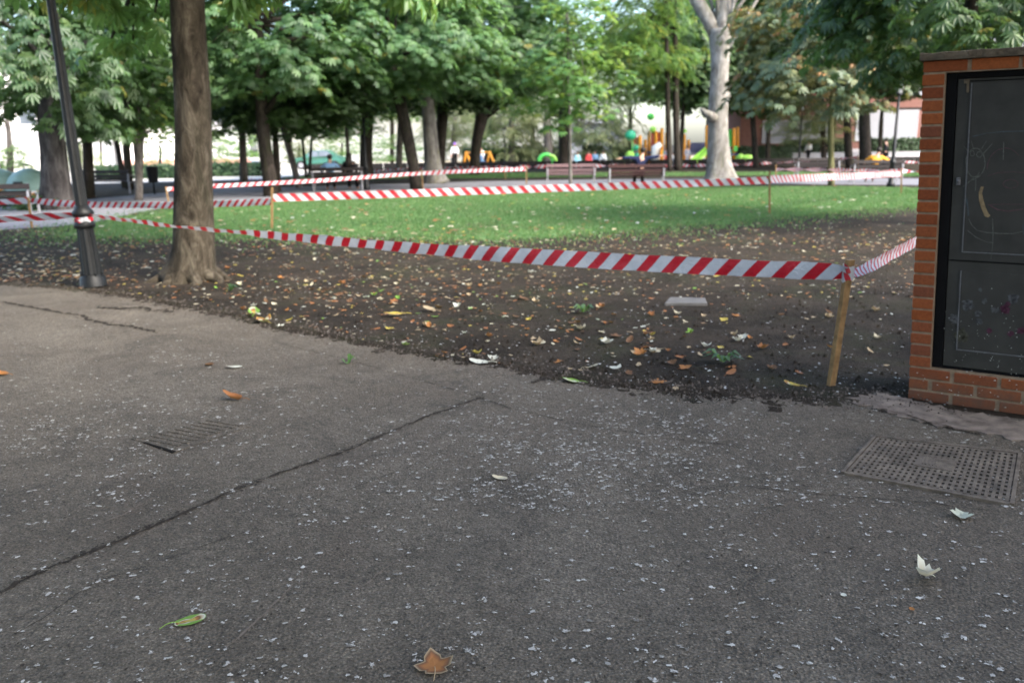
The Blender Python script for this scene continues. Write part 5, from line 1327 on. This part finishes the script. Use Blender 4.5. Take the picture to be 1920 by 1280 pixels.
# ------------------------------------------------------------------ benches
def make_bench(label, woodm, legm, Lb=1.95):
    root = thing('park_bench', label, 'bench', (0, 0, 0))
    for z, y in ((.80, -.30), (.64, -.26), (.52, -.235)):
        m = MB(); m.box((0, y, z), (Lb, .035, .125 if z > .6 else .09), Matrix.Rotation(-.22, 3, 'X')); m.build('backrest_slat', woodm, root, bevel=.008)
    for y in (-.17, -.03, .11, .22):
        m = MB(); m.box((0, y, .435), (Lb, .11, .035)); m.build('seat_slat', woodm, root, bevel=.008)
    for x in (-Lb / 2 + .06, Lb / 2 - .06):
        m = MB()
        m.box((x, -.28, .2), (.05, .06, .42)); m.box((x, .2, .2), (.05, .06, .42)); m.box((x, -.04, .40), (.05, .5, .035))
        m.box((x, -.285, .64), (.05, .045, .46), Matrix.Rotation(-.2, 3, 'X')); m.tube([(x, -.29, .62), (x, -.1, .66), (x, .14, .65), (x, .22, .56), (x, .2, .42)], .022, 6)
        m.build('leg', legm, root, bevel=.006)
    return root
def place_tree(root, loc, rz): root.location = loc; root.rotation_euler = (0, 0, rz)
def copy_tree(o, parent=None):
    c = o.copy(); C.objects.link(c); c.parent = parent
    for ch in o.children: copy_tree(ch, c)
    return c
GB = 'park benches along the path'
# bench local front is +Y (away from the camera): we see the backs
b_ = make_bench('empty wooden bench seen from behind, a thin sapling in front of it', MAT['benchlit'], MAT['benchleg']); place_tree(b_, gnd(1070, 349), R(-2)); b_['group'] = GB
b_ = make_bench('dark red wooden bench seen from behind with a person sprawled on it', MAT['bench'], MAT['benchleg'], 2.1); place_tree(b_, gnd(1192, 352), R(-3)); b_['group'] = GB; BN2 = b_.location.copy()
b_ = make_bench('dark bench with a couple on it, seen under the rope-like tape', MAT['benchdark'], MAT['benchleg']); place_tree(b_, gnd(636, 357), R(4)); b_['group'] = GB; BN3 = b_.location.copy()
b_ = make_bench('dark wooden bench cut by the left edge of the photo', MAT['benchdark'], MAT['benchleg']); place_tree(b_, gnd(-8, 414), R(8)); b_['group'] = GB
b_ = make_bench('dark bench with a person in an orange jacket, left of the brick cabinet', MAT['benchdark'], MAT['benchleg']); place_tree(b_, gnd(1640, 342), R(-4)); b_['group'] = GB; BN5 = b_.location.copy()
for x, y, lab in ((1530, 332, 'dark far bench behind the upper converging tape'), (208, 362, 'far bench left of the grey forked trunk beyond the left path')):
    c_ = copy_tree(b_); place_tree(c_, gnd(x, y), R(-4)); c_['label'] = lab

# ------------------------------------------------------------------ people
def skin_obj(name, verts, edges, rad, mat, parent, sub=1, rootv=0):
    me = bpy.data.meshes.new(name); me.from_pydata(verts, edges, []); me.materials.append(mat)
    o = bpy.data.objects.new(name, me); C.objects.link(o); o.parent = parent
    md = o.modifiers.new('skin', 'SKIN'); md.use_smooth_shade = True
    if not me.skin_vertices: 
        bm = bmesh.new(); bm.from_mesh(me); bm.verts.layers.skin.verify(); bm.to_mesh(me); bm.free()
    sv = me.skin_vertices[0].data
    for i, r_ in enumerate(rad): sv[i].radius = r_ if hasattr(r_, '__len__') else (r_, r_)
    sv[rootv].use_root = True
    s_ = o.modifiers.new('sub', 'SUBSURF'); s_.levels = sub; s_.render_levels = sub
    return o
def person(label, loc, rz, pose='stand', top='c_white', bottom='c_navy', scale=1.0, long_hair=False, lean=0.0, arms=None, hat=None, group=None):
    """local front is +Y"""
    root = thing('person', label, 'person', loc, group, rz); root.scale = (scale,) * 3
    sit = pose == 'sit'
    pz = .52 if sit else .93
    la = Vector((lean, -.06 if sit else 0, 0))
    J = {'pelvis': Vector((0, 0, pz))}
    J['belly'] = J['pelvis'] + la * .35 + Vector((0, 0, .18)); J['chest'] = J['pelvis'] + la * .75 + Vector((0, 0, .36)); J['neck'] = J['pelvis'] + la + Vector((0, .01, .54))
    J['jaw'] = J['neck'] + Vector((la.x * .15, .03, .09)); J['skull'] = J['neck'] + Vector((la.x * .25, .02, .17)); J['crown'] = J['neck'] + Vector((la.x * .3, .01, .235))
    ar = arms or ((-.06, .02, -.28), (-.01, .12, -.24), (.06, .02, -.28), (.01, .12, -.24))
    for s_, k in ((-1, 0), (1, 2)):
        sh = J['chest'] + Vector((s_ * .185, 0, .1)); J['sh%d' % s_] = sh; J['el%d' % s_] = sh + Vector(ar[k]); J['wr%d' % s_] = J['el%d' % s_] + Vector(ar[k + 1])
        hp = J['pelvis'] + Vector((s_ * .095, 0, -.03)); J['hp%d' % s_] = hp
        if sit:
            J['kn%d' % s_] = hp + Vector((s_ * .04, .42, .01)); J['an%d' % s_] = J['kn%d' % s_] + Vector((0, .02 + .05 * s_, -.42)); J['to%d' % s_] = J['an%d' % s_] + Vector((s_ * .02, .15, -.04))
        else:
            J['kn%d' % s_] = hp + Vector((s_ * .01, .03 + .04 * s_, -.42)); J['an%d' % s_] = Vector((hp.x + s_ * .01, -.02 + .09 * s_, .08)); J['to%d' % s_] = J['an%d' % s_] + Vector((s_ * .02, .15, -.05))
    names = list(J); ix = {n: i for i, n in enumerate(names)}
    E = [('pelvis', 'belly'), ('belly', 'chest'), ('chest', 'neck'), ('neck', 'jaw'), ('jaw', 'skull'), ('skull', 'crown')]
    rd = {'pelvis': (.15, .11), 'belly': (.13, .1), 'chest': (.155, .11), 'neck': .055, 'jaw': (.066, .08), 'skull': (.076, .092), 'crown': (.055, .065)}
    for s_ in (-1, 1):
        t = str(s_); E += [('chest', 'sh' + t), ('sh' + t, 'el' + t), ('el' + t, 'wr' + t), ('pelvis', 'hp' + t), ('hp' + t, 'kn' + t), ('kn' + t, 'an' + t), ('an' + t, 'to' + t)]
        rd.update({'sh' + t: .058, 'el' + t: .042, 'wr' + t: .03, 'hp' + t: .09, 'kn' + t: .06, 'an' + t: .042, 'to' + t: .035})
    verts = [J[n] for n in names]; edges = [(ix[a], ix[b]) for a, b in E]; rad = [rd[n] for n in names]
    for s_ in (-1, 1):                      # palm, five unequal fingers
        wv = J['wr%d' % s_]; d = (wv - J['el%d' % s_]).normalized(); sd_ = Vector((1, 0, 0)) if abs(d.x) < .8 else Vector((0, 1, 0)); sd_ = (sd_ - d * sd_.dot(d)).normalized()
        pm = len(verts); verts.append(wv + d * .075); rad.append((.036, .018)); edges.append((ix['wr%d' % s_], pm))
        for q, L_ in ((-1.5, .065), (-.5, .08), (.5, .075), (1.5, .055)):
            f1 = len(verts); verts += [wv + d * .1 + sd_ * q * .019, wv + d * (.1 + L_) + sd_ * q * .022 + Vector((0, -.01, -.01))]; rad += [.0095, .008]; edges += [(pm, f1), (f1, f1 + 1)]
        f1 = len(verts); verts += [wv + d * .05 - sd_ * .045, wv + d * .09 - sd_ * .06]; rad += [.011, .008]; edges += [(ix['wr%d' % s_], f1), (f1, f1 + 1)]
    nz = len(verts); verts.append(J['jaw'] + Vector((0, .105, .035))); rad.append(.012); edges.append((ix['skull'], nz))
    skin_obj('body', verts, edges, rad, MAT['skin'], root)
    def cloth(name, nm, ed, grow, mat, drop=None):
        vs = [J[n].copy() for n in nm]; rr = []
        for n in nm:
            r_ = rd[n]; rr.append(tuple(x + grow for x in r_) if hasattr(r_, '__len__') else r_ + grow)
        if drop: drop(vs, nm)
        skin_obj(name, vs, [(nm.index(a), nm.index(b)) for a, b in ed], rr, MAT[mat], root)
    def dn(vs, nm):
        vs[nm.index('neck')] = vs[nm.index('neck')] - Vector((0, 0, .07))
        for s_ in ('-1', '1'): vs[nm.index('wr' + s_)] = J['el' + s_].lerp(J['wr' + s_], .9)
    nm = ['pelvis', 'belly', 'chest', 'neck', 'sh-1', 'el-1', 'wr-1', 'sh1', 'el1', 'wr1']
    cloth('top', nm, [('pelvis', 'belly'), ('belly', 'chest'), ('chest', 'neck'), ('chest', 'sh-1'), ('sh-1', 'el-1'), ('el-1', 'wr-1'), ('chest', 'sh1'), ('sh1', 'el1'), ('el1', 'wr1')], .022, top, dn)
    nm = ['pelvis', 'hp-1', 'kn-1', 'an-1', 'hp1', 'kn1', 'an1']
    cloth('trousers', nm, [('pelvis', 'hp-1'), ('hp-1', 'kn-1'), ('kn-1', 'an-1'), ('pelvis', 'hp1'), ('hp1', 'kn1'), ('kn1', 'an1')], .016, bottom)
    m = MB(); c_ = J['skull'] + Vector((0, -.02, .025))
    m.sphere(c_, .102, 14, 0, (1, 1.08, .98))
    if long_hair: m.tube([c_ + Vector((0, -.04, .02)), c_ + Vector((0, -.08, -.1)), c_ + Vector((0, -.11, -.25)), c_ + Vector((0, -.12, -.42))], [.1, .12, .13, .07], 10)
    o = m.build('hair' if not hat else 'hat', MAT[hat or 'hair'], None, True); o.parent = root
    m = MB()
    for s_ in (-1, 1): m.sphere(J['jaw'] + Vector((s_ * .03, .09, .06)), .011, 8)
    o = m.build('eye', MAT['c_black'], None, True); o.parent = root
    return root
rz0 = 0
person('seated person in a pale blue top, hunched, on the dark bench by the lamp post', BN3 + Vector((-.32, .02, 0)), R(10), 'sit', 'c_blue', 'c_black', 1.0, False, .02, ((-.16, .1, -.22), (.05, .2, -.1), (.22, .02, -.2), (.2, .05, -.12)))
person('seated person with long dark hair and black clothes on the dark bench', BN3 + Vector((.42, .02, 0)), R(-5), 'sit', 'c_black', 'c_black', 1.04, True, .03)
person('person sprawled on the red bench, arms spread along the backrest, dark navy clothes', BN2 + Vector((.1, -.0, .02)), R(-8), 'sit', 'c_navy', 'c_black', 1.08, False, .1, ((-.27, -.1, .02), (-.24, .0, -.02), (.24, -.08, .02), (.22, .05, .05)))
person('person standing in a white top with back to us, left of the young olive-barked tree', G(1515, 66), R(20), 'stand', 'c_white', 'c_black', .98)
person('person standing all in black before the hedge, left of the young olive-barked tree', G(1545, 65), R(-20), 'stand', 'c_black', 'c_black', 1.05)
person('person in an orange jacket bending on the bench left of the brick cabinet', BN5 + Vector((-.1, .02, 0)), R(-10), 'sit', 'c_orange', 'c_black', 1.0, False, .12, ((-.2, .1, -.14), (.02, .2, -.1), (.26, .08, -.14), (.14, .16, -.06)))
person('person in black standing right of the orange jacket, by a lamp post', onY(1659, 338, 41) * Vector((1, 1, 0)) if False else G(1659, 47), R(60), 'stand', 'c_black', 'c_black', .98)
person('child in white with a purple hat standing left of the forked dark tree', G(853, 66), R(180), 'stand', 'c_white', 'c_black', 1.05, hat='c_purple')
person('child in a white top and blue trousers beside the orange swing frame', G(903, 64), R(150), 'stand', 'c_white', 'c_blue', .85)
person('small child in pale blue at the play tower left of the ferny trees', G(1249, 62), R(170), 'stand', 'c_grey', 'c_red', .72)
person('small child in pale clothes under the blue play bridge', G(1288, 62), R(200), 'stand', 'c_grey', 'c_grey', .8)
person('small child in pale lilac right behind the ferny trunks', G(1262, 61), R(190), 'stand', 'c_white', 'c_grey', .55)
person('small child in light cyan beyond the empty bench', G(1083, 62), R(190), 'sit', 'c_cyan', 'c_cyan', .8)
person('small child in red beyond the empty bench', G(1104, 62.5), R(190), 'sit', 'c_red', 'c_red', .85)
person('small child with blue top and dark trousers between the two benches', G(1116, 63), R(190), 'sit', 'c_blue', 'c_black', .85)
person('small child in white between the two benches', G(1131, 62), R(170), 'sit', 'c_white', 'c_black', .85)

# ------------------------------------------------------------------ playground
YW = 58
m = MB(); a = G(582, YW); b = G(1760, YW)
for i in range(26):
    p = a.lerp(b, (i + .5) / 26); m.box(p + Vector((0, 0, .26)), ((b - a).length / 26 - .05, .12, .5), Matrix.Rotation(math.atan2(b.y - a.y, b.x - a.x), 3, 'Z'))
tag(m.build('low_wall', MAT['darkwall'], bevel=.02), 'long low dark timber wall in front of the playground', 'wall')
PY = 64.0
def pp(px, py, Y=PY): return onY(px, py, Y)
base = G(1235, PY); root = thing('play_structure', 'orange and green climbing tower with slide, blue bridge and green domes behind the occupied bench', 'playground tower', base)
def post(px, y0, y1, Y=PY, w_=6, mat='orange'):
    t = pp(px, y0, Y); b = pp(px, y1, Y); m = MB(); r_ = w_ / 2 * pxm(t); m.tube([b, b.lerp(t, .97), t], [r_, r_, r_ * .6], 10); m.build('post', MAT[mat], root, True)
for px, y0, y1, Yd in ((1200, 254, 310, PY), (1210, 262, 312, PY + 1.5), (1217, 247, 312, PY + 2), (1230, 246, 312, PY), (1241, 240, 312, PY), (1250, 248, 312, PY + 1.5), (1254, 250, 312, PY), (1267, 262, 314, PY), (1283, 252, 312, PY), (1291, 262, 312, PY + 1.5), (1325, 235, 312, PY), (1376, 240, 312, PY), (1383, 238, 312, PY + 1), (1240, 280, 306, PY - 1)): post(px, y0, y1, Yd)
def panel(px0, px1, py0, py1, mat, Y, name, th=.08):
    a = pp(px0, py0, Y); b = pp(px1, py1, Y); c_ = (a + b) / 2; m = MB(); m.box(c_, (abs(b.x - a.x), th, abs(a.z - b.z))); m.build(name, MAT[mat], root, bevel=.02)
panel(1221, 1241, 248, 274, 'playred', PY + .1, 'panel'); panel(1187, 1199, 258, 272, 'playred', PY + .2, 'panel'); panel(1273, 1281, 266, 287, 'playteal', PY + .1, 'panel'); panel(1361, 1375, 243, 275, 'playgreen', PY + .2, 'panel')
panel(1363, 1374, 280, 296, 'playteal', PY + .1, 'panel'); panel(1376, 1383, 274, 284, 'playgreen', PY - .2, 'panel'); panel(1243, 1250, 284, 292, 'playgreen', PY - .2, 'panel')
panel(1216, 1254, 284, 287, 'playblue', PY + .8, 'deck', 2); panel(1360, 1386, 288, 291, 'playblue', PY + .8, 'deck', 2)
for px, py, r_, mat in ((1182, 254, 11, 'playteal'), (1181, 291, 9, 'lime'), (1192, 277, 6.5, 'playteal'), (1194, 292, 6, 'playteal'), (1224, 243, 6.5, 'lime'), (1284, 246, 4, 'lime'), (1220, 219, 7, 'playgreen'), (1383, 296, 6, 'lime')):
    p = pp(px, py); m = MB(); m.sphere(p, r_ * pxm(p), 16, 0, (1, .8, .9)); m.build('dome', MAT[mat], root, True)
m = MB()
p0, p1 = pp(1186, 300, PY), pp(1186, 215, PY); m.tube([Vector((p0.x, p0.y, 0)), p0, p0.lerp(p1, .6)], [.08, .08, .06], 8); m.build('pole', MAT['playgreen'], root, True)
# white spiral pole and funnel
m = MB(); a = pp(1229, 300); m.tube([Vector((a.x, a.y - .6, 0)), pp(1228, 290, PY - .6), pp(1230, 277, PY - .6), pp(1239, 270, PY - .6)], [.28, .28, .3, .2], 12); m.build('tube_slide', MAT['playwhite'], root, True)
# slide
m = MB(); a = pp(1330, 279, PY - .2); b = pp(1299, 315, PY - 2.4); b.z = .18; d = (b - a); sd_ = Vector((d.y, -d.x, 0)).normalized() * .28
n = 10; vs = []
for i in range(n + 1):
    t_ = i / n; p = a.lerp(b, t_); p.z = a.z + (b.z - a.z) * t_
    for k, z in ((-1, .16), (-.95, 0), (.95, 0), (1, .16)): vs.append(p + sd_ * k + Vector((0, 0, z)))
m.add(vs, [(i * 4 + q, i * 4 + q + 1, i * 4 + 5 + q, i * 4 + 4 + q) for i in range(n) for q in range(3)])
sl_ = m.build('slide', MAT['lime'], root); md = sl_.modifiers.new('solid', 'SOLIDIFY'); md.thickness = .05
m = MB(); a = pp(1296, 268, PY + .5); b = pp(1320, 268, PY + .5)
for i in range(7):
    p = a.lerp(b, i / 6); m.box(p - Vector((0, 0, .35)), (.14, .05, .75), Matrix.Rotation(.12, 3, 'Y'))
m.box((a + b) / 2 - Vector((0, 0, .8)), ((b - a).length + .3, 1.0, .06)); m.build('bridge_rail', MAT['playblue'], root)
# swing frame
root = thing('swing_frame', 'orange A-shaped swing frame right of the forked dark tree', 'swing', G(900, 62))
YS = 60
ap = pp(918, 286, YS); apl = pp(874, 286, YS + 2.2)
for t_, fx in ((ap, (911, 930)), (apl, (868, 886))):
    for x in fx:
        f_ = G(x, t_.y + (.6 if x == fx[0] else -.6)); m = MB(); m.tube([f_, t_ + Vector((0, 0, .05))], .075, 8); m.build('leg', MAT['orange'], root, True)
m = MB(); m.tube([ap, apl], .06, 8); m.build('crossbar', MAT['orange'], root, True)
for k in (.3, .7):
    q = ap.lerp(apl, k); m = MB(); m.tube([q + Vector((-.2, 0, 0)), Vector((q.x - .2, q.y, .5))], .012, 5); m.tube([q + Vector((.2, 0, 0)), Vector((q.x + .2, q.y, .5))], .012, 5); m.box((q.x, q.y, .48), (.46, .22, .04)); m.build('seat', MAT['playblue'], root)
# green spring toy
B = G(1024, 60); root = thing('spring_toy', 'round green spring rocker with yellow rim left of the empty bench', 'toy', B)
m = MB(); pts = [B + Vector((.5 * math.cos(t_), 0, .42 + .5 * math.sin(t_))) for t_ in np.linspace(0, math.pi, 14)]; m.tube(pts, [.14] * 14, 10); m.tube([pts[0], pts[0] - Vector((0, 0, .42))], .14, 10); m.build('arch', MAT['playgreen'], root, True)
m = MB(); m.tube([B + Vector((.4 * math.cos(t_) + .3, -.1, .45 + .4 * math.sin(t_))) for t_ in np.linspace(0, 1.7, 8)], .1, 8); m.build('rim', MAT['lime'], root, True)
m = MB(); m.tube([B + Vector((.3 + .12 * math.cos(t_), .12 * math.sin(t_), .02 + t_ * .016)) for t_ in np.linspace(0, 24, 70)], .025, 6); m.build('spring', MAT['playred'], root)
B = G(1388, 59); root = thing('spring_toy', 'low lime green spring rocker right of the pale plane trunk', 'toy', B)
m = MB(); m.sphere(B + Vector((.5, 0, .52)), .42, 14, 0, (1.3, .6, .6)); m.sphere(B + Vector((0, 0, .6)), .25, 12, 0, (1, .7, 1)); m.build('seat', MAT['lime'], root, True)
m = MB(); m.tube([B + Vector((.4 + .12 * math.cos(t_), .12 * math.sin(t_), .02 + t_ * .013)) for t_ in np.linspace(0, 24, 60)], .025, 6); m.build('spring', MAT['playred'], root)

# ------------------------------------------------------------------ buildings
def building(label, a, b, depth, h, wallm, wins, winm, framem='whitewall', roofm='darkwall', bands=()):
    """a,b: ground corners of the front; wins: list of (u0,u1,z0,z1) in metres along the front"""
    a = Vector(a); b = Vector(b); t_ = (b - a).normalized(); nr = Vector((-t_.y, t_.x, 0)); 
    if nr.y < 0: nr = -nr
    Rb = Matrix((t_, nr, Vector((0, 0, 1)))).transposed(); Ln = (b - a).length
    root = thing('building', label, 'building', (a + b) / 2)
    def bb(m, u0, u1, v0, v1, z0, z1): m.box(a + t_ * (u0 + u1) / 2 + nr * (v0 + v1) / 2 + Vector((0, 0, (z0 + z1) / 2)), (u1 - u0, v1 - v0, z1 - z0), Rb)
    m = MB(); bb(m, 0, Ln, 0, depth, -.05, h); m.build('wall', MAT[wallm], root)
    m = MB(); bb(m, -.4, Ln + .4, -.4, depth + .4, h + .003, h + .35); m.build('roof', MAT[roofm], root)
    for (z0, z1, mt, name) in bands:
        m = MB(); bb(m, -.02, Ln + .02, -.06, -.003, z0, z1); m.build(name, MAT[mt], root)
    for (u0, u1, z0, z1) in wins:
        m = MB(); f_ = .08
        bb(m, u0 - f_, u1 + f_, -.07, -.064 + .06, z1, z1 + f_); bb(m, u0 - f_, u1 + f_, -.09, -.004, z0 - f_, z0); bb(m, u0 - f_, u0, -.07, -.004, z0 + .001, z1 - .001); bb(m, u1, u1 + f_, -.07, -.004, z0 + .001, z1 - .001)
        fr = m.build('window', MAT[framem], root)
        m = MB(); bb(m, u0 + .001, u1 - .001, -.045, -.004, z0 + .001, z1 - .001)
        for k in range(1, int((z1 - z0) / .3)): bb(m, u0 + .001, u1 - .001, -.05, -.046, z0 + k * .3 - .008, z0 + k * .3 + .008)
        m.build('pane', MAT[winm], fr)
YB = 72
def zB(py, px=1600): return onY(px, py, YB).z
a = G(1385, YB); b = G(2020, YB)
def uB(px): return G(px, YB).x - a.x
wz = [(uB(1428), uB(1478), zB(267, 1450), zB(228, 1450)), (uB(1482), uB(1548), zB(267, 1450), zB(228, 1450)), (uB(1601), uB(1712), zB(262, 1650), zB(209, 1650))]
for fl in (3.6, 7.2):
    for k in range(5): wz.append((1.5 + k * 5.4, 4.7 + k * 5.4, zB(262) + fl, zB(215) + fl))
building('long red brick building with white closed shutters at the right, behind the trees', a, b, 10, 12.5, 'brickfar', wz, 'blind', bands=((-.05, .95, 'whitewall', 'plinth'), (zB(207) , zB(203), 'darkwall', 'cornice')))
W3 = [(2 + k * 4.2, 3.6 + k * 4.2, z, z + 1.7) for k in range(5) for z in (1.0, 4.4, 7.8)]
building('pale rendered building glaring white beyond the left trees', G(-260, 88), G(215, 92), 10, 11, 'facade', [(2 + k * 4.6, 3.5 + k * 4.6, z, z + 1.6) for k in range(5) for z in (4.4, 7.8)], 'glass')
building('white building with pink bands behind the thick near trunk', G(228, 90), G(470, 94), 10, 10.5, 'facade', [(1.5 + k * 4.2, 2.8 + k * 4.2, z, z + 1.6) for k in range(3) for z in (4.4, 7.8)], 'glass', bands=((.0, .5, 'facade_pink', 'plinth'),))
building('pale building glimpsed behind the couple bench and swing frame', G(485, 96), G(1040, 100), 10, 12, 'facade', [(2 + k * 4, 3.3 + k * 4, z, z + 1.6) for k in range(8) for z in (5.6, 8.6)], 'glass')
building('pale lilac building behind the empty bench', G(1065, 84), G(1160, 84), 8, 3.6, 'whitewall', [(.6, 1.5, 1.6, 2.8), (3.0, 3.9, 1.6, 2.8)], 'blind', roofm='whitewall')
# pink panels on the white building seen beside the near trunk
